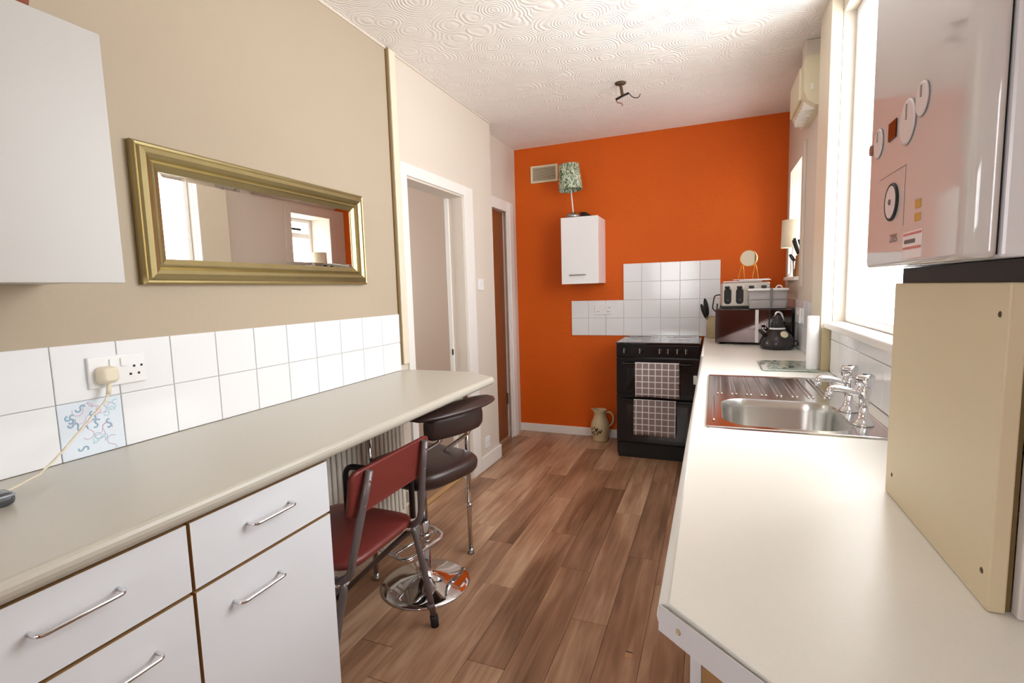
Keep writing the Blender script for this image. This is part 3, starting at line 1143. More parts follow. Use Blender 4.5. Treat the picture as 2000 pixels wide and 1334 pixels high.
def tap(y, x, lab):
    t = thing('pillar_tap', (x, y, WT + 0.004), lab, 'tap', 'sink pillar taps')
    z = WT + 0.0045
    obj('base', LA([(0.027, 0), (0.027, 0.004), (0.019, 0.012), (0.013, 0.028), (0.0115, 0.05)], (x, y, z), n=24), 'chrome', t)
    obj('body', LA([(0.0115, 0.05), (0.0125, 0.075), (0.017, 0.088), (0.018, 0.105), (0.014, 0.112)], (x, y, z), n=24), 'chrome', t)
    bm = bmesh.new()
    lp = lambda s, h: [(x + s * math.cos(a), y + s * math.sin(a), z + h) for a in [2 * PI * k / 24 for k in range(24)]]
    lq = lambda s, h: [(x + s * math.cos(2 * PI * k / 24) * (1 + 0.10 * math.cos(4 * 2 * PI * k / 24)), y + s * math.sin(2 * PI * k / 24) * (1 + 0.10 * math.cos(4 * 2 * PI * k / 24)), z + h) for k in range(24)]
    loft(bm, [lp(0.012, 0.108), lq(0.021, 0.114), lq(0.023, 0.135), lq(0.021, 0.143), lq(0.016, 0.146)])
    obj('knob', bm, 'chrome', t)
    obj('indicator', LA([(0.006, 0.1455), (0.005, 0.1475)], (x, y, z), n=12), 'blackm', t)
    obj('spout', T([(x, y, z + 0.088), (x - 0.03, y - 0.004, z + 0.094), (x - 0.06, y - 0.008, z + 0.104), (x - 0.085, y - 0.011, z + 0.104), (x - 0.088, y - 0.011, z + 0.09)], 0.0095, n=12, fr=0.014), 'chrome', t)
    obj('aerator', LA([(0.0105, 0), (0.0105, 0.012), (0.008, 0.014)], (x - 0.088, y - 0.011, z + 0.080), n=16), 'chrome', t)


tap(1.665, 1.972, 'chrome pillar tap nearest the cream boxing')
tap(1.832, 1.972, 'chrome pillar tap nearest the drainer')

# ------------------------------------------------------------------ boiler and boxing on the right
t = thing('boiler_boxing', (1.98, 0.95, WT), 'cream painted boxing standing on the right worktop under the boiler', 'box')
bxp = obj('front_panel', B(1.89, 1.908, 0.756, 1.155, WT + 0.001, 1.318, r=0.002), 'box', t)
obj('far_panel', B(1.908, XR - 0.01, 1.139, 1.155, WT + 0.001, 1.318), 'box', t)
obj('near_panel', B(1.916, XR - 0.01, 0.748, 0.764, WT + 0.001, 1.318, r=0.002), 'boxw', t)
obj('joint_gap', B(1.908, 1.916, 0.765, 0.78, WT + 0.001, 1.318), 'gap', t)
for (y, z) in ((0.775, 0.955), (1.12, 0.955), (0.775, 1.28)):
    obj('screw', LA([(0.0045, 0), (0.003, -0.001)], (1.8902, y, z), n=10, axis='X'), 'rust', bxp)
obj('shade_strip', B(1.90, XR - 0.001, 0.752, 1.15, 1.318, 1.3455), 'blackm', t)  # black strip painted in for the shade between boxing and boiler

t = thing('boiler', (1.96, 0.97, 1.346), 'white glossy wall boiler with dials and a round gauge at right', 'boiler')
BX = 1.85
z0b, z1b = 1.347, 2.12
bm = bmesh.new()
lpf = lambda ins, r: [(BX + ins, u, v) for u, v in rrect(0.748 + 0, 1.19, z0b, z1b, 0.02)]


def fr_loop(x, ins):
    return [(x, u, v) for u, v in rrect(0.746 + ins, 1.192 - ins, z0b + ins, z1b - ins, max(0.022 - ins, 0.004))]


def fr_loop_d(x, ins, insz):
    return [(x, u, v) for u, v in rrect(0.746 + ins, 1.192 - ins * 0.15, z0b + insz, z1b - insz, 0.008)]


loft(bm, [fr_loop_d(1.870, 0, 0), fr_loop_d(1.865, 0.001, 0), fr_loop_d(1.858, 0.006, 0.001), fr_loop_d(1.853, 0.018, 0.003), fr_loop_d(1.851, 0.032, 0.005), fr_loop_d(BX, 0.050, 0.008)])
fc = obj('front_casing', bm, 'boiler', t)
obj('seam', B(1.870, 1.875, 0.754, 1.186, z0b + 0.004, z1b - 0.006), 'dark', t)
obj('rear_casing', B(1.875, XR - 0.001, 0.747, 1.191, z0b, z1b - 0.002, r=0.004), 'boilers', t)
fx = BX - 0.0002


def disc(nm, y, z, r, m, x0=0.0, th=0.0015):
    return obj(nm, LA([(r, 0), (r, -th), (r * 0.9, -th - 0.0006)], (fx - x0, y, z), n=28, axis='X'), m, t)


def rng(nm, y, z, r, rt, m):
    return obj(nm, T([(fx - 0.001, y + r * math.cos(2 * PI * k / 32), z + r * math.sin(2 * PI * k / 32)) for k in range(32)], rt, n=8, closed=True), m, t)


for (y, z, r) in ((1.135, 1.574, 0.026), (0.986, 1.570, 0.034), (0.928, 1.586, 0.024)):
    d = disc('dial', y, z, r, 'dial', th=0.0025)
    rng('dial_ring', y, z, r, 0.0009, 'dialr')
    obj('pointer', B(fx - 0.0045, fx - 0.0025, y - 0.0015, y + 0.0015, z + r * 0.1, z + r * 0.8), 'dialr', t)
disc('button', 1.178, 1.572, 0.010, 'btn', th=0.003)
obj('display', B(fx - 0.002, fx, 1.040, 1.078, 1.562, 1.592), 'disp', t)
disc('gauge_face', 1.046, 1.456, 0.028, 'dial', th=0.003)
rng('gauge_ring', 1.046, 1.456, 0.029, 0.003, 'blackm')
disc('gauge_hub', 1.046, 1.456, 0.005, 'ink', x0=0.003)
obj('flap_line', B(fx - 0.0004, fx, 0.988, 1.119, 1.5045, 1.5058), 'dialr', t)
obj('flap_line', B(fx - 0.0004, fx, 0.9865, 0.988, 1.41, 1.5058), 'dialr', t)
for z in (1.436, 1.417):
    obj('sticker', B(fx - 0.0005, fx, 0.915, 0.938, z - 0.006, z + 0.006), 'amber', t)
lb = obj('label_plate', B(fx - 0.0005, fx, 0.904, 0.982, 1.357, 1.398), 'labelp', t)
for z in (1.394, 1.373):
    obj('label_band', B(fx - 0.001, fx - 0.0004, 0.906, 0.98, z - 0.0018, z + 0.0018), 'labelr', lb)
obj('label_text', B(fx - 0.001, fx - 0.0004, 0.93, 0.975, 1.380, 1.386), 'ink', lb)


def text_obj(s, size, m, parent, mtx, name='lettering'):
    cu = bpy.data.curves.new('tmp', 'FONT')
    cu.body = s
    cu.size = size
    cu.align_x = 'CENTER'
    to = bpy.data.objects.new('tmp', cu)
    COL.objects.link(to)
    bpy.context.view_layer.update()
    dg = bpy.context.evaluated_depsgraph_get()
    me = bpy.data.meshes.new_from_object(to.evaluated_get(dg))
    bm = bmesh.new()
    bm.from_mesh(me)
    bpy.data.objects.remove(to)
    bpy.data.curves.remove(cu)
    bpy.data.meshes.remove(me)
    return obj(name, bm, m, parent, mtx=mtx, recalc=False)


# reads along -y seen from the room (facing -x)
RX = Matrix(((0, 0, -1, fx - 0.0006), (-1, 0, 0, 1.03), (0, 1, 0, 1.388), (0, 0, 0, 1)))
text_obj('28S', 0.019, 'ink', t, RX @ Matrix.Diagonal((1.35, 1.0, 1.0, 1.0)))

# ------------------------------------------------------------------ cooker
t = thing('cooker', (1.185, 4.07, 0), 'black freestanding electric cooker with glass hob against the orange wall', 'cooker')
cx0, cx1, cy0, cy1 = 0.882, 1.488, 3.845, 4.30
obj('body', B(cx0, cx1, cy0 + 0.02, cy1, 0.02, 0.885, r=0.003), 'black', t)
obj('plinth', B(cx0 + 0.01, cx1 - 0.01, cy0 + 0.012, cy0 + 0.03, 0.0, 0.115), 'blackm', t)
obj('hob', B(cx0 - 0.003, cx1 + 0.003, cy0 - 0.008, cy1, 0.886, 0.905, r=0.004), 'hob', t)
for (hx, hy, hr) in ((1.03, 3.97, 0.09), (1.34, 3.96, 0.075), (1.03, 4.18, 0.075), (1.34, 4.17, 0.09)):
    obj('heat_zone', T([(hx + hr * math.cos(2 * PI * k / 40), hy + hr * math.sin(2 * PI * k / 40), 0.9051) for k in range(40)], 0.0012, n=6, closed=True), 'dialr', t)
obj('hob_rim', B(cx0 + 0.02, cx1 - 0.02, cy1 - 0.02, cy1 - 0.005, 0.905, 0.912, r=0.002), 'nickel', t)
obj('control_panel', B(cx0, cx1, cy0 - 0.002, cy0 + 0.02, 0.79, 0.884, r=0.004), 'black', t)
for kx in (0.945, 1.062, 1.205, 1.265, 1.33, 1.39):
    k = obj('knob', LA([(0.021, 0), (0.021, -0.008), (0.018, -0.024), (0.014, -0.027)], (kx, cy0 - 0.002, 0.842), n=24, axis='Y'), 'black', t)
    obj('grip', B(kx - 0.004, kx + 0.004, cy0 - 0.036, cy0 - 0.026, 0.823, 0.861, r=0.002), 'nickel', k)
for (nm, z0, z1, zh) in (('grill_door', 0.505, 0.785, 0.745), ('oven_door', 0.125, 0.498, 0.462)):
    d = obj(nm, B(cx0, cx1, cy0 - 0.004, cy0 + 0.02, z0, z1, r=0.004), 'black', t)
    obj('window', B(cx0 + 0.08, cx1 - 0.08, cy0 - 0.0055, cy0 - 0.0035, z0 + 0.03, z1 - 0.075), 'glassblk', d)
    obj('handle', T([(cx0 + 0.05, cy0 - 0.003, zh), (cx0 + 0.05, cy0 - 0.035, zh), (cx1 - 0.05, cy0 - 0.035, zh), (cx1 - 0.05, cy0 - 0.003, zh)], 0.009, fr=0.02), 'black', d)
obj('side_latch', B(cx1 - 0.045, cx1 - 0.02, cy0 - 0.012, cy0 - 0.004, 0.60, 0.665, r=0.002), 'sockw', t)


# checked towels over the oven handles
def towel(nm, x0, x1, ztop, zbot, yf, label, zb2, skew):
    bm = bmesh.new()
    nx = 18
    prof = []
    yh = cy0 - 0.035
    rr = 0.0125
    prof += [(yh + rr + 0.001, zb2 + (ztop - zb2) * k / 6) for k in range(6)]
    prof += [(yh + rr * math.cos(PI * k / 6), ztop + rr * math.sin(PI * k / 6)) for k in range(7)]
    nf = 10
    prof += [(yh - rr - 0.004 * math.sin(k / nf * PI) + yf * k / nf, ztop - (ztop - zbot) * k / nf) for k in range(1, nf + 1)]
    rows = []
    for i, (py, pz) in enumerate(prof):
        row = []
        for k in range(nx + 1):
            u = k / nx
            drop = max(0.0, ztop - pz)
            wv = 0.005 * math.sin(u * 9 + 0.6) * min(1, drop * 5)
            row.append(bm.verts.new((x0 + (x1 - x0) * u + skew * drop, py - abs(wv), pz + 0.004 * math.sin(u * 5) * min(1, drop * 6))))
        rows.append(row)
    for a, b_ in zip(rows, rows[1:]):
        for k in range(nx):
            bm.faces.new([a[k], a[k + 1], b_[k + 1], b_[k]]).smooth = True
    o = obj(nm, bm, 'towel')
    sm = o.modifiers.new('thickness', 'SOLIDIFY')
    sm.thickness = 0.003
    tag(o, label, 'towel', 'checked tea towels')


towel('tea_towel', 1.028, 1.345, 0.745, 0.498, -0.012, 'grey and white checked tea towel over the upper oven handle', 0.60, 0.02)
towel('tea_towel', 1.018, 1.325, 0.462, 0.200, -0.010, 'grey and white checked tea towel over the lower oven handle', 0.36, 0.0)

# ------------------------------------------------------------------ small wall cabinet on the orange wall, lamp, vent
t = thing('wall_cabinet', (0.554, 4.18, 1.362), 'small white wall cabinet with bar handle on the orange wall', 'cabinet')
obj('carcass', B(0.403, 0.708, 4.047, D - 0.001, 1.364, 1.900, r=0.001, seg=1), 'white2', t)
d = obj('door', B(0.402, 0.709, 4.027, 4.042, 1.362, 1.902, r=0.0015, seg=1), 'white2', t)
obj('handle', T([(0.475, 4.027, 1.435), (0.475, 4.003, 1.435), (0.605, 4.003, 1.435), (0.605, 4.027, 1.435)], 0.005, fr=0.01), 'nickel', d)

lx, ly, lz = 0.487, 4.115, 1.902
t = thing('table_lamp', (lx, ly, lz), 'small table lamp with green leaf-print shade on the orange wall cabinet', 'lamp')
obj('base', LA([(0.062, 0), (0.062, 0.022), (0.055, 0.036), (0.03, 0.046), (0.008, 0.052)], (lx, ly, lz), n=32), 'nickel', t)
obj('stem', T([(lx, ly, lz + 0.03), (lx - 0.01, ly, lz + 0.14), (lx - 0.02, ly, lz + 0.26)], 0.0055), 'white2', t)
sm = Matrix.Translation((lx - 0.02, ly, lz + 0.232)) @ Matrix.Rotation(math.radians(-4), 4, 'Y')
obj('shade', LA([(0.096, 0), (0.098, 0), (0.084, 0.205), (0.082, 0.205), (0.096, 0.0)], n=40, cap=False), 'leafshade', t, mtx=sm)
bm = bmesh.new()
for k in range(3):
    a = k * 2 * PI / 3
    tube(bm, [(0, 0, 0.02), (0.084 * math.cos(a), 0.084 * math.sin(a), 0.19)], 0.0012, n=6)
obj('spider', bm, 'white2', t, mtx=sm)
obj('plinth_disc', LA([(0.075, 0), (0.075, 0.03), (0.03, 0.062), (0.012, 0.066)], (lx + 0.05, ly + 0.125, lz), n=28), 'blackm', t)

t = thing('air_vent', (0.172, D, 2.265), 'cream slatted air vent high on the orange wall', 'vent')
obj('backing', B(0.06, 0.284, D - 0.003, D, 2.28, 2.40), 'rust', t)
bm = bmesh.new()
bx(bm, 0.048, 0.296, D - 0.014, D, 2.396, 2.413, r=0.002)
bx(bm, 0.048, 0.296, D - 0.014, D, 2.266, 2.283, r=0.002)
bx(bm, 0.048, 0.066, D - 0.014, D, 2.283, 2.396, r=0.002)
bx(bm, 0.278, 0.296, D - 0.014, D, 2.283, 2.396, r=0.002)
obj('frame', bm, 'cream', t)
sl0 = None
for k in range(10):
    z = 2.287 + k * 0.0112
    if sl0 is None:
        sl0 = obj('slat', B(0.066, 0.278, D - 0.011, D - 0.004, z, z + 0.005), 'cream', t)
    else:
        inst(sl0, (0.172, D - 0.0075, z), t, 'slat')

# ------------------------------------------------------------------ jug on the floor
jx, jy = 0.672, 4.215
t = thing('jug', (jx, jy, 0), 'cream ceramic jug with dark leaf painting on the floor beside the cooker', 'jug')
bm = bmesh.new()
prof = [(0.058, 0.0), (0.066, 0.004), (0.066, 0.02), (0.062, 0.03), (0.074, 0.06), (0.083, 0.10), (0.083, 0.13), (0.075, 0.165), (0.058, 0.205), (0.050, 0.23), (0.052, 0.255), (0.060, 0.275), (0.055, 0.275), (0.045, 0.235), (0.05, 0.20), (0.07, 0.12), (0.03, 0.02)]
lathe(bm, prof, (jx, jy, 0), n=40)
for v in bm.verts:     # lip pulled into a spout on the left
    if v.co.z > 0.24:
        d = (v.co - Vector((jx, jy, v.co.z)))
        if d.x < 0 and abs(d.y) < 0.03:
            kf = (v.co.z - 0.24) / 0.035 * (1 - abs(d.y) / 0.03)
            v.co.x -= 0.026 * kf
            v.co.z += 0.008 * kf
obj('body', bm, 'jug', t)
obj('handle', T([(jx + 0.05, jy, 0.25), (jx + 0.085, jy - 0.005, 0.262), (jx + 0.118, jy - 0.005, 0.225), (jx + 0.112, jy - 0.005, 0.165), (jx + 0.078, jy - 0.002, 0.130)], 0.008, fr=0.04), 'jug', t)
bm = bmesh.new()
for k in range(17):
    a = math.radians(-90 - 12) + (rs.random() - 0.5) * 1.1
    z = 0.065 + rs.random() * 0.085
    rr = 0.0835
    c = Vector((jx + rr * math.cos(a), jy + rr * math.sin(a), z))
    q = bmesh.ops.create_uvsphere(bm, u_segments=8, v_segments=6, radius=1)
    mt = Matrix.Translation(c) @ Matrix.Rotation(a, 4, 'Z') @ Matrix.Rotation(rs.random() * 3, 4, 'X') @ Matrix.Diagonal((0.004, 0.005, 0.0105, 1))
    bmesh.ops.transform(bm, matrix=mt, verts=q['verts'])
obj('painted_leaves', bm, 'leafd', t, smooth=True)

# ------------------------------------------------------------------ bar stool
sx, sy = 0.365, 1.845
t = thing('bar_stool', (sx, sy, 0), 'brown vinyl bar stool with round chrome base tucked under the worktop', 'stool')
obj('base', LA([(0.20, 0.0), (0.20, 0.006), (0.196, 0.010), (0.17, 0.018), (0.11, 0.032), (0.055, 0.048), (0.034, 0.062), (0.03, 0.07)], (sx, sy, 0), n=64), 'chrome', t)
obj('outer_column', LA([(0.029, 0.065), (0.029, 0.30), (0.024, 0.305)], (sx, sy, 0), n=28), 'chrome', t)
obj('gas_lift', LA([(0.022, 0.30), (0.022, 0.50)], (sx, sy, 0), n=24), 'nickel', t)
obj('collar', LA([(0.031, 0.20), (0.034, 0.205), (0.034, 0.24), (0.031, 0.245)], (sx, sy, 0), n=24), 'chrome', t)
obj('footrest', T([(0.180, 1.735, 0.20), (0.385, 1.672, 0.20), (0.425, 1.925, 0.20), (0.325, 1.985, 0.20), (0.22, 1.93, 0.20)], 0.0085, fr=0.035, closed=True), 'chrome', t)
obj('footrest_strut', T([(sx, sy - 0.02, 0.225), (0.30, 1.70, 0.20)], 0.0075), 'chrome', t)
obj('footrest_strut', T([(sx, sy + 0.02, 0.225), (0.375, 1.955, 0.20)], 0.0075), 'chrome', t)
obj('seat_plate', B(sx - 0.1, sx + 0.1, sy - 0.1, sy + 0.1, 0.50, 0.522, r=0.004), 'blackm', t)


def cushion(cx, cy, hw, hd, z0, z1, r, rot, exp=4.0, n=56, puff=0.012):
    bm = bmesh.new()

    def lp(s, z):
        out = []
        for k in range(n):
            a = 2 * PI * k / n
            c, s_ = math.cos(a), math.sin(a)
            q = (abs(c) ** exp + abs(s_) ** exp) ** (-1 / exp)
            out.append((hw * s * c * q, hd * s * s_ * q, z))
        return out
    h = z1 - z0
    loops = [lp(0.86, z0), lp(0.95, z0 + h * 0.08), lp(0.99, z0 + h * 0.3), lp(1.0, z0 + h * 0.6), lp(0.985, z0 + h * 0.85), lp(0.94, z1), lp(0.80, z1 + puff * 0.6), lp(0.5, z1 + puff), lp(0.1, z1 + puff * 1.05)]
    loft(bm, loops)
    bmesh.ops.transform(bm, matrix=Matrix.Translation((cx, cy, 0)) @ Matrix.Rotation(rot, 4, 'Z'), verts=bm.verts)
    return bm


ra_ = math.radians(-15)
obj('seat', cushion(sx + 0.01, sy + 0.01, 0.208, 0.20, 0.523, 0.590, 0.03, ra_), 'brown', t)
# low backrest on the room side: lower pad, chrome rail, flared upper pad
dv = Vector((0.33, 0.944, 0)).normalized()
nv = Vector((dv.y, -dv.x, 0))
bc = Vector((0.525, 1.925, 0))
bm = bmesh.new()
loops = []
for k in range(13):
    u = -1 + 2 * k / 12
    c = bc + dv * (u * 0.165) - nv * (0.03 * u * u)
    tp = 1.0 if abs(u) < 0.95 else 0.8
    hh = 0.052 * tp
    loops.append([(c + nv * (0.019 * tp * math.cos(2 * PI * q / 16)) + Vector((0, 0, 0.742 + hh * math.copysign(abs(math.sin(2 * PI * q / 16)) ** 0.6, math.sin(2 * PI * q / 16)))))[:] for q in range(16)])
loft(bm, loops)
obj('lower_back_pad', bm, 'brown', t)
obj('back_rail', T([(bc + dv * u * 0.17 + nv * (0.021 - 0.03 * u * u) + Vector((0, 0, 0.795)))[:] for u in (-1, -0.5, 0, 0.5, 1)], 0.004, n=8), 'chrome', t)
bm = bmesh.new()
c0 = Vector((0.545, 1.875, 0.824))
loops = []
for k in range(17):
    u = -1 + 2 * k / 16
    wd = (1 - abs(u) ** 3.0) ** 0.5 * 0.060 + 0.002
    th = (1 - abs(u) ** 2.6) ** 0.5 * 0.020 + 0.001
    c = c0 + dv * (u * 0.25) - nv * (0.02 * u * u) + Vector((0, 0, 0.006 * u))
    loops.append([(c + nv * (wd * math.cos(2 * PI * q / 20)) + Vector((0, 0, th * math.sin(2 * PI * q / 20) - 0.10 * wd * math.cos(2 * PI * q / 20))))[:] for q in range(20)])
loft(bm, loops)
obj('upper_back_pad', bm, 'brown', t)
for u, nm in ((0.55, 'back_support'), (-0.55, 'back_support')):
    p = bc + dv * u * 0.16 - nv * 0.02
    q = Vector((sx, sy, 0)) + dv * u * 0.20 + nv * 0.03
    obj(nm, T([(q.x, q.y, 0.54), (q.x + 0.0, q.y, 0.60), (p.x, p.y, 0.68), (p.x, p.y, 0.79)], 0.0085, fr=0.03), 'chrome', t)
obj('lift_lever', T([(sx + 0.02, sy, 0.51), (sx + 0.12, sy + 0.14, 0.512), (sx + 0.15, sy + 0.19, 0.50)], 0.004, n=8), 'chrome', t)

# ------------------------------------------------------------------ red folding chair
ya, yb = 1.215, 1.560
t = thing('folding_chair', (0.35, 1.4, 0), 'red vinyl folding chair with grey tube frame, back to the room', 'chair')
# backrest: rounded slab, top leaning out into the room
bm = bmesh.new()
lo = []
for (dx, s) in ((-0.012, 0.94), (-0.009, 0.99), (0.0, 1.0), (0.006, 0.985), (0.009, 0.95)):
    lp = []
    for u, v in rrect(-0.225, 0.225, -0.078, 0.078, 0.028):
        lp.append((0.548 + dx + v * s * 0.16 - 0.03 * (u / 0.225) ** 2 * 0.3, 1.397 + u * s, 0.703 + v * s))
    lo.append(lp)
loft(bm, lo)
obj('backrest', bm, 'red', t)
for y, yt, yf in ((1.165, 1.235, 1.10), (yb, yb, 1.604)):
    fx_ = 0.555 if yt == yb else 0.475
    obj('upright', T([(0.575, yt, 0.775), (0.560, yt * 0.65 + y * 0.35, 0.66), (0.545, y, 0.50), (0.535, y, 0.455), (0.485, y, 0.425)], 0.0125, fr=0.03, n=12), 'greytube', t)
    obj('rear_leg', T([(0.47, y, 0.430), (0.505, y + 0.004, 0.415), (0.505 + (fx_ - 0.505) * 0.5, (y + yf) / 2, 0.25), (fx_ - 0.002, yf, 0.03)], 0.0125, fr=0.05, n=12), 'greytube', t)
    obj('front_leg', T([(0.505, y + 0.014, 0.425), (0.30, y + 0.03, 0.235), (0.075, y + 0.055, 0.022)], 0.0115, fr=0.02, n=12), 'greytube', t)
    obj('foot_cap', T([(fx_ - 0.0035, yf - 0.001, 0.045), (fx_, yf, 0.0)], 0.0165, n=12), 'rubber', t)
    obj('foot_cap', T([(0.095, y + 0.053, 0.04), (0.066, y + 0.056, 0.008)], 0.0155, n=12), 'rubber', t)
    obj('leg_sleeve', T([(fx_ - 0.0105, yf - 0.012, 0.10), (fx_ - 0.009, yf - 0.010, 0.085)], 0.0155, n=12), 'greytube', t)
    for z in (0.745, 0.665):
        obj('bolt', LA([(0.008, 0.0), (0.007, 0.004), (0.003, 0.006)], (0.5725 + (z - 0.70) * 0.13, yt + (y - yt) * (0.775 - z) * 3.0, z), n=12, axis='X'), 'chrome', t)
    obj('hinge_bolt', LA([(0.009, 0), (0.007, 0.004)], (0.49, y + 0.022, 0.425), n=12, axis='Y'), 'chrome', t)
    obj('seat_rail', T([(0.50, y - 0.004, 0.418), (0.17, y + 0.0, 0.418)], 0.009, n=10), 'chrome', t)
obj('seat', cushion(0.30, 1.397, 0.205, 0.205, 0.428, 0.462, 0.02, 0, exp=6.0, puff=0.008), 'red', t)
obj('arm_hoop', T([(0.245, 1.50, 0.44), (0.245, 1.50, 0.662), (0.42, 1.50, 0.664), (0.470, 1.612, 0.655), (0.470, 1.612, 0.435)], 0.0115, fr=0.045, n=12), 'darktube', t)

# ------------------------------------------------------------------ things in the far right corner
mw = rotz((1.585, 3.748, 0), math.radians(-7))
t = thing('microwave', (1.80, 3.9, WT), 'black microwave with mirrored door in the far right corner', 'microwave')
mh0, mh1 = WT + 0.012, 1.156
obj('body', B(0.0, 0.47, 0.012, 0.36, mh0, mh1, r=0.004), 'black', t, mtx=mw)
d = obj('door', B(0.002, 0.335, -0.006, 0.011, mh0 + 0.004, mh1 - 0.004, r=0.003), 'microdoor', t, mtx=mw)
obj('door_trim', B(0.252, 0.272, -0.009, -0.0055, mh0 + 0.006, mh1 - 0.006), 'paper', d, mtx=mw)
cp = obj('control_panel', B(0.338, 0.468, -0.004, 0.011, mh0 + 0.004, mh1 - 0.004, r=0.003), 'glassblk', t, mtx=mw)
for k in range(8):
    bb = B(0.296 + 0.014 * (k % 2), 0.304 + 0.014 * (k % 2), -0.0075, -0.0055, mh0 + 0.05 + 0.018 * (k // 2) * 1.4, mh0 + 0.059 + 0.018 * (k // 2) * 1.4)
    obj('printed_mark', bb, 'paper', d, mtx=mw)
obj('dial', LA([(0.013, 0), (0.013, -0.01), (0.010, -0.012)], (0.31, -0.006, mh0 + 0.036), n=20, axis='Y'), 'silver', d, mtx=mw)
for (fx_, fy_) in ((0.04, 0.04), (0.43, 0.04), (0.04, 0.32), (0.43, 0.32)):
    obj('foot', LA([(0.014, WT), (0.014, mh0)], (fx_, fy_, 0), n=12), 'rubber', t, mtx=mw)

tz = mh1
t = thing('toaster', (1.775, 3.93, tz), 'silver four-slice toaster with black levers on the microwave', 'toaster')
obj('body', B(1.622, 1.93, 3.822, 4.04, tz + 0.008, 1.335, r=0.012, seg=3), 'silver', t)
obj('base', B(1.63, 1.92, 3.83, 4.03, tz, tz + 0.01), 'blackm', t)
for cx in (1.665, 1.742, 1.818, 1.894):
    bm = bmesh.new()
    loft(bm, [[(cx + u, 3.8215, 1.24 + v) for u, v in rrect(-0.024, 0.024, -0.055, 0.055, 0.022)], [(cx + u * 0.9, 3.812, 1.24 + v * 0.95) for u, v in rrect(-0.024, 0.024, -0.055, 0.055, 0.022)]])
    obj('control_plate', bm, 'blackm', t)
    lv = obj('lever', B(cx - 0.020, cx + 0.012, 3.795, 3.812, 1.293, 1.310, r=0.004), 'black', t)
    obj('lever_tip', LA([(0.008, 0), (0.006, -0.008)], (cx + 0.02, 3.812, 1.305), n=12, axis='Y'), 'white2', t)
    obj('browning_dial', LA([(0.012, 0), (0.010, -0.008)], (cx, 3.812, 1.215), n=16, axis='Y'), 'grey', t)
    obj('slot', B(cx - 0.012, cx + 0.012, 3.86, 4.0, 1.3345, 1.3356), 'dark', t)
t = thing('paper_stack', (1.78, 3.93, 1.336), 'white papers and tray lying on top of the toaster', 'papers')
obj('tray', B(1.635, 1.88, 3.835, 4.03, 1.3365, 1.345, r=0.003), 'labelp', t)
obj('sheet', B(1.74, 1.935, 3.83, 4.02, 1.3455, 1.351, r=0.002), 'paper', t)
obj('sheet', B(1.70, 1.925, 3.84, 4.035, 1.3513, 1.356, r=0.002), 'paper', t)
# round mirror on hairpin legs
mcx, mcy, mcz = 1.797, 3.90, 1.502
mm = Matrix.Translation((mcx, mcy, mcz)) @ Matrix.Rotation(math.radians(-24), 4, 'Z')
t = thing('round_mirror', (mcx, mcy, 1.356), 'small round mirror on thin gold hairpin legs above the toaster', 'mirror')
obj('disc', LA([(0.0545, 0.0), (0.0565, 0.002), (0.0565, 0.016), (0.05, 0.020)], n=40, axis='Y'), 'cream', t, mtx=mm)
obj('glass', LA([(0.053, 0.0), (0.053, -0.0018)], n=40, axis='Y'), 'mirror', t, mtx=mm)
obj('rim', T([(0.0555 * math.cos(2 * PI * k / 36), -0.001, 0.0555 * math.sin(2 * PI * k / 36)) for k in range(36)], 0.0028, n=8, closed=True), 'brass', t, mtx=mm)
for s in (-1, 1):
    obj('hairpin_leg', T([(s * 0.070 - 0.0, 0.0, -0.1455), (s * 0.048, 0.008, -0.045), (s * 0.040, 0.012, -0.040), (s * 0.026, 0.008, -0.1455)], 0.0022, n=8, fr=0.012), 'brass', t, mtx=mm)
# clear lidded tub
t = thing('storage_tub', (1.905, 3.74, tz), 'translucent grey plastic food tub with clip lid beside the toaster', 'tub')
bm = bmesh.new()
tb = lambda ins, z: [(u, v, z) for u, v in rrect(1.79 + ins, 2.025 - ins, 3.692 + ins, 3.785 - ins, 0.014)]
loft(bm, [tb(0.01, tz + 0.001), tb(0.006, tz + 0.006), tb(0.0, tz + 0.118)])
obj('body', bm, 'plastic', t)
bm = bmesh.new()
loft(bm, [tb(-0.004, tz + 0.1185), tb(-0.005, tz + 0.128), tb(-0.001, tz + 0.134), tb(0.01, tz + 0.135)])
obj('lid', bm, 'white2', t)
obj('clip', B(1.918, 1.934, 3.683, 3.691, tz + 0.01, tz + 0.134, r=0.002), 'plasticd', t)
obj('rib', B(1.80, 2.015, 3.691, 3.6935, tz + 0.06, tz + 0.064), 'plasticd', t)
obj('lid_handle', T([(1.955, 3.74, tz + 0.134), (1.965, 3.74, tz + 0.152), (1.985, 3.74, tz + 0.152), (1.995, 3.74, tz + 0.134)], 0.004, fr=0.008), 'white2', t)

# kettle
kx, ky = 1.948, 3.53
t = thing('kettle', (kx, ky, WT), 'charcoal dome kettle in front of the microwave', 'kettle')
obj('body', LA([(0.088, 0.0), (0.096, 0.006), (0.100, 0.03), (0.098, 0.055), (0.084, 0.080), (0.064, 0.104), (0.046, 0.122), (0.042, 0.126)], (kx, ky, WT), n=44), 'kettle', t)
obj('neck_band', LA([(0.044, 0.124), (0.047, 0.127), (0.045, 0.134), (0.040, 0.135)], (kx, ky, WT), n=36), 'white2', t)
obj('lid', LA([(0.041, 0.135), (0.032, 0.175), (0.024, 0.205), (0.016, 0.214), (0.003, 0.216)], (kx, ky, WT), n=36), 'kettle', t)
obj('handle', T([(kx - 0.018, ky - 0.012, WT + 0.205), (kx - 0.008, ky - 0.02, WT + 0.236), (kx + 0.018, ky - 0.02, WT + 0.228), (kx + 0.032, ky - 0.012, WT + 0.178)], 0.0065, fr=0.02), 'chrome', t)
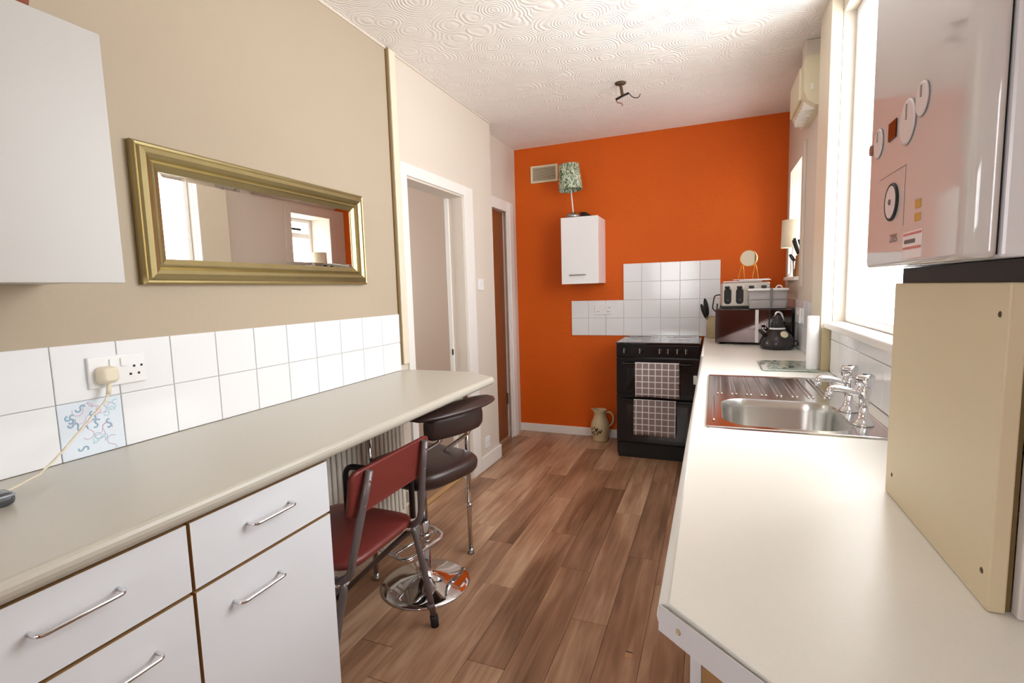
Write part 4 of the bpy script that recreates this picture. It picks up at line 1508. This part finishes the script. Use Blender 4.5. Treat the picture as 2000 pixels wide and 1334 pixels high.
obj('spout', T([(kx - 0.065, ky - 0.02, WT + 0.085), (kx - 0.095, ky - 0.03, WT + 0.11), (kx - 0.10, ky - 0.032, WT + 0.122)], 0.013, fr=0.01), 'kettle', t)
gm = Matrix.Translation((kx + 0.032, ky - 0.076, WT + 0.098)) @ Vector((0.35, -0.75, 0.55)).to_track_quat('Z', 'Y').to_matrix().to_4x4()
obj('gauge', LA([(0.022, -0.006), (0.022, 0.002), (0.018, 0.004)], n=24), 'cream', t, mtx=gm)
obj('side_loop', T([(kx + 0.09, ky - 0.02, WT + 0.055), (kx + 0.112, ky - 0.02, WT + 0.05), (kx + 0.114, ky - 0.02, WT + 0.025), (kx + 0.09, ky - 0.02, WT + 0.02)], 0.005, fr=0.012), 'kettle', t)

# utensil crock with utensils
ux, uy = 1.56, 3.985
uy = 4.20
ux = 1.575
t = thing('utensil_crock', (ux, uy, WT), 'stoneware crock of black utensils left of the microwave', 'crock')
obj('body', LA([(0.045, 0), (0.050, 0.005), (0.053, 0.08), (0.050, 0.165), (0.046, 0.165), (0.048, 0.08), (0.04, 0.01)], (ux, uy, WT), n=32), 'crock', t)
obj('rim', T([(ux + 0.048 * math.cos(2 * PI * k / 28), uy + 0.048 * math.sin(2 * PI * k / 28), WT + 0.165) for k in range(28)], 0.004, n=8, closed=True), 'crock', t)
for (nm, dx, dy, lean, L, lab) in (('spatula', -0.018, -0.015, (-0.045, -0.025), 0.30, 'black spatula leaning left in the crock'),
                                   ('ladle', 0.012, -0.01, (0.018, -0.02), 0.33, 'black looped masher upright in the crock'),
                                   ('serving_spoon', -0.005, 0.022, (-0.085, 0.03), 0.255, 'black spoon leaning furthest left in the crock'),
                                   ('slotted_turner', 0.02, 0.015, (0.05, 0.01), 0.29, 'black turner leaning right in the crock')):
    b0 = Vector((ux + dx, uy + dy, WT + 0.02))
    b1 = Vector((ux + dx + lean[0], uy + dy + lean[1], WT + L))
    u = thing(nm, b0, lab, 'utensil', 'crock utensils')
    obj('shaft', T([b0, b0.lerp(b1, 0.8)], 0.005, n=8), 'blackm', u)
    h0, h1 = b0.lerp(b1, 0.58), b1
    if nm == 'ladle':
        obj('loop', T([h0, h0 + Vector((-0.032, 0, 0.03)), h1 + Vector((-0.025, 0, 0.0)), h1 + Vector((0.025, 0, 0.008)), h0 + Vector((0.034, 0, 0.035))], 0.0045, n=8, fr=0.02, closed=True), 'blackm', u)
    else:
        bm = bmesh.new()
        q = bmesh.ops.create_uvsphere(bm, u_segments=14, v_segments=8, radius=1)
        bmesh.ops.transform(bm, matrix=Matrix.Translation((h0 + h1) / 2) @ (h1 - h0).to_track_quat('Z', 'Y').to_matrix().to_4x4() @ Matrix.Diagonal((0.024 if nm != 'serving_spoon' else 0.015, 0.016, (h1 - h0).length * 0.6, 1)), verts=bm.verts)
        obj('head', bm, 'blackm', u, smooth=True)

# white roll, patterned board
t = thing('glass_board', (1.91, 2.775, WT), 'patterned glass worktop saver between the sink and the worktop joint', 'board')
bm = bmesh.new()
prism(bm, rrect(1.793, 2.028, 2.615, 2.935, 0.012), WT + 0.003, WT + 0.008)
obj('glass', bm, 'board', t)
for (a, b_) in ((1.81, 2.63), (2.01, 2.63), (1.81, 2.92), (2.01, 2.92)):
    obj('foot', LA([(0.006, 0), (0.006, 0.003)], (a, b_, WT), n=10), 'rubber', t)
t = thing('paper_roll', (2.003, 2.665, WT + 0.008), 'slim white roll standing upright on the patterned glass board', 'roll')
obj('sheet_roll', LA([(0.0235, 0), (0.0245, 0.002), (0.0245, 0.247), (0.0235, 0.249), (0.008, 0.249), (0.008, 0.246)], (2.003, 2.665, WT + 0.0082), n=32), 'paper', t)
obj('core', LA([(0.0078, 0.001), (0.0078, 0.2485), (0.0066, 0.2485)], (2.003, 2.665, WT + 0.0082), n=20), 'crock', t)

# lamp and knife block on the small window sill
lx, ly, lz = 2.075, 3.93, 1.3625
t = thing('sill_lamp', (lx, ly, lz), 'cream drum-shade lamp on the small window sill', 'lamp')
obj('base', LA([(0.032, 0), (0.032, 0.01), (0.014, 0.03), (0.018, 0.08), (0.012, 0.14), (0.006, 0.20)], (lx, ly, lz), n=28), 'white2', t)
obj('shade', LA([(0.074, 0.20), (0.076, 0.20), (0.072, 0.385), (0.070, 0.385), (0.074, 0.20)], (lx, ly, lz), n=40, cap=False), 'shade', t)
obj('bulb', LA([(0.008, 0.20), (0.012, 0.22), (0.026, 0.26), (0.026, 0.28), (0.012, 0.305), (0.002, 0.308)], (lx, ly, lz), n=20), 'white2', t)
kx, ky = 2.085, 3.69
t = thing('knife_block', (kx, ky, lz), 'wooden knife block on the small window sill', 'knife block')
km = Matrix.Translation((kx, ky, lz)) @ Matrix.Rotation(math.radians(-8), 4, 'Y')
bm = bmesh.new()
loft(bm, [[(u, v, 0.0) for u, v in rrect(-0.03, 0.04, -0.045, 0.045, 0.006)], [(u + 0.01, v, 0.135) for u, v in rrect(-0.03, 0.03, -0.045, 0.045, 0.006)]], smooth=False)
obj('body', bm, 'knifeb', t, mtx=Matrix.Translation((kx, ky, lz)))
for i, (dx, dy, h) in enumerate(((-0.012, -0.028, 0.105), (-0.010, 0.0, 0.11), (-0.012, 0.028, 0.10), (0.014, -0.014, 0.10))):
    a = Vector((kx + dx + 0.008, ky + dy, lz + 0.134))
    b_ = a + Vector((-0.035, -0.004, h))
    u = thing('kitchen_knife', a, ['black-handled knife nearest the room in the block', 'longest black-handled knife in the block', 'black-handled knife furthest along the sill in the block', 'black-handled knife at the window side of the block'][i], 'knife', 'knives in the block')
    obj('handle', T([a + (b_ - a) * 0.1, a.lerp(b_, 0.5) + Vector((-0.003, 0, 0)), b_], 0.0085, n=10, fr=0.02), 'black', u)
    obj('bolster', T([a, a + (b_ - a) * 0.12], 0.009, n=10), 'nickel', u)
u = thing('kitchen_scissors', (kx - 0.045, ky - 0.02, lz), 'black-handled scissors leaning on the knife block', 'scissors')
for s in (-1, 1):
    c = Vector((kx - 0.048, ky - 0.02 + s * 0.015, lz + 0.12))
    obj('finger_loop', T([c + Vector((0.018 * math.cos(2 * PI * k / 18) * 0.5 - 0.012 * math.sin(2 * PI * k / 18), 0.015 * math.cos(2 * PI * k / 18), 0.02 * math.sin(2 * PI * k / 18))) for k in range(18)], 0.0035, n=8, closed=True), 'black', u)
    obj('blade', T([c + Vector((0.008, 0, -0.018)), Vector((kx - 0.038, ky - 0.02, lz + 0.002))], 0.0035, n=6), 'nickel', u)

# ------------------------------------------------------------------ heater on the right wall, ceiling remains
t = thing('wall_heater', (2.03, 3.3, 2.22), 'cream plastic fan heater high on the right wall', 'heater')
ya, yb = 3.05, 3.50
hx = 1.99
prof = [(XR, 2.225), (XR - 0.035, 2.225), (XR - 0.075, 2.255), (hx, 2.30), (hx, 2.455), (hx + 0.012, 2.47), (XR, 2.47)]
bm = bmesh.new()
loft(bm, [[(a, ya, b_) for a, b_ in prof], [(a, yb, b_) for a, b_ in prof]], smooth=False)
obj('body', bm, 'cream', t)
obj('back_plate', B(XR - 0.022, XR, ya - 0.006, yb + 0.006, 2.235, 2.462), 'crock', t)
obj('front_cover', B(hx - 0.01, hx + 0.004, ya + 0.10, yb - 0.01, 2.285, 2.45, r=0.005), 'cream', t)
for k in range(6):
    obj('grille_bar', B(XR - 0.082, XR - 0.030, ya + 0.06 + k * 0.06, ya + 0.072 + k * 0.06, 2.222, 2.262), 'trimw', t)
obj('pull_switch', B(XR - 0.06, XR - 0.05, ya - 0.004, ya, 2.30, 2.33), 'trimw', t)
obj('supply_cable', T([(XR - 0.012, ya - 0.01, 2.40), (XR - 0.012, ya - 0.035, 2.44), (XR - 0.012, ya - 0.03, H)], 0.006, fr=0.02), 'paper', t)
st(obj('trim_7', B(2.0, XR, 3.12, 3.22, 2.471, H - 0.001, r=0.006), 'wall2'))

hx, hy = 1.024, 3.25
t = thing('ceiling_hook', (hx, hy, H), 'rusty remains of a light fitting with loose wires on the ceiling', 'hook')
obj('plate', LA([(0.035, 0), (0.033, -0.006), (0.018, -0.012)], (hx, hy, H), n=16), 'rust', t)
obj('stem', T([(hx, hy, H - 0.008), (hx + 0.005, hy, H - 0.035), (hx + 0.012, hy - 0.002, H - 0.075)], 0.009, fr=0.02), 'rust', t)
obj('bar', T([(hx - 0.03, hy, H - 0.095), (hx + 0.012, hy, H - 0.078), (hx + 0.05, hy, H - 0.068)], 0.007, fr=0.01), 'dark', t)
obj('wire', T([(hx + 0.05, hy, H - 0.068), (hx + 0.075, hy, H - 0.10), (hx + 0.11, hy, H - 0.105), (hx + 0.12, hy, H - 0.085)], 0.0025, n=6, fr=0.02), 'dark', t)
obj('wire', T([(hx - 0.028, hy, H - 0.09), (hx - 0.02, hy, H - 0.115), (hx + 0.006, hy, H - 0.12), (hx + 0.012, hy, H - 0.135)], 0.0025, n=6, fr=0.01), 'terra', t)
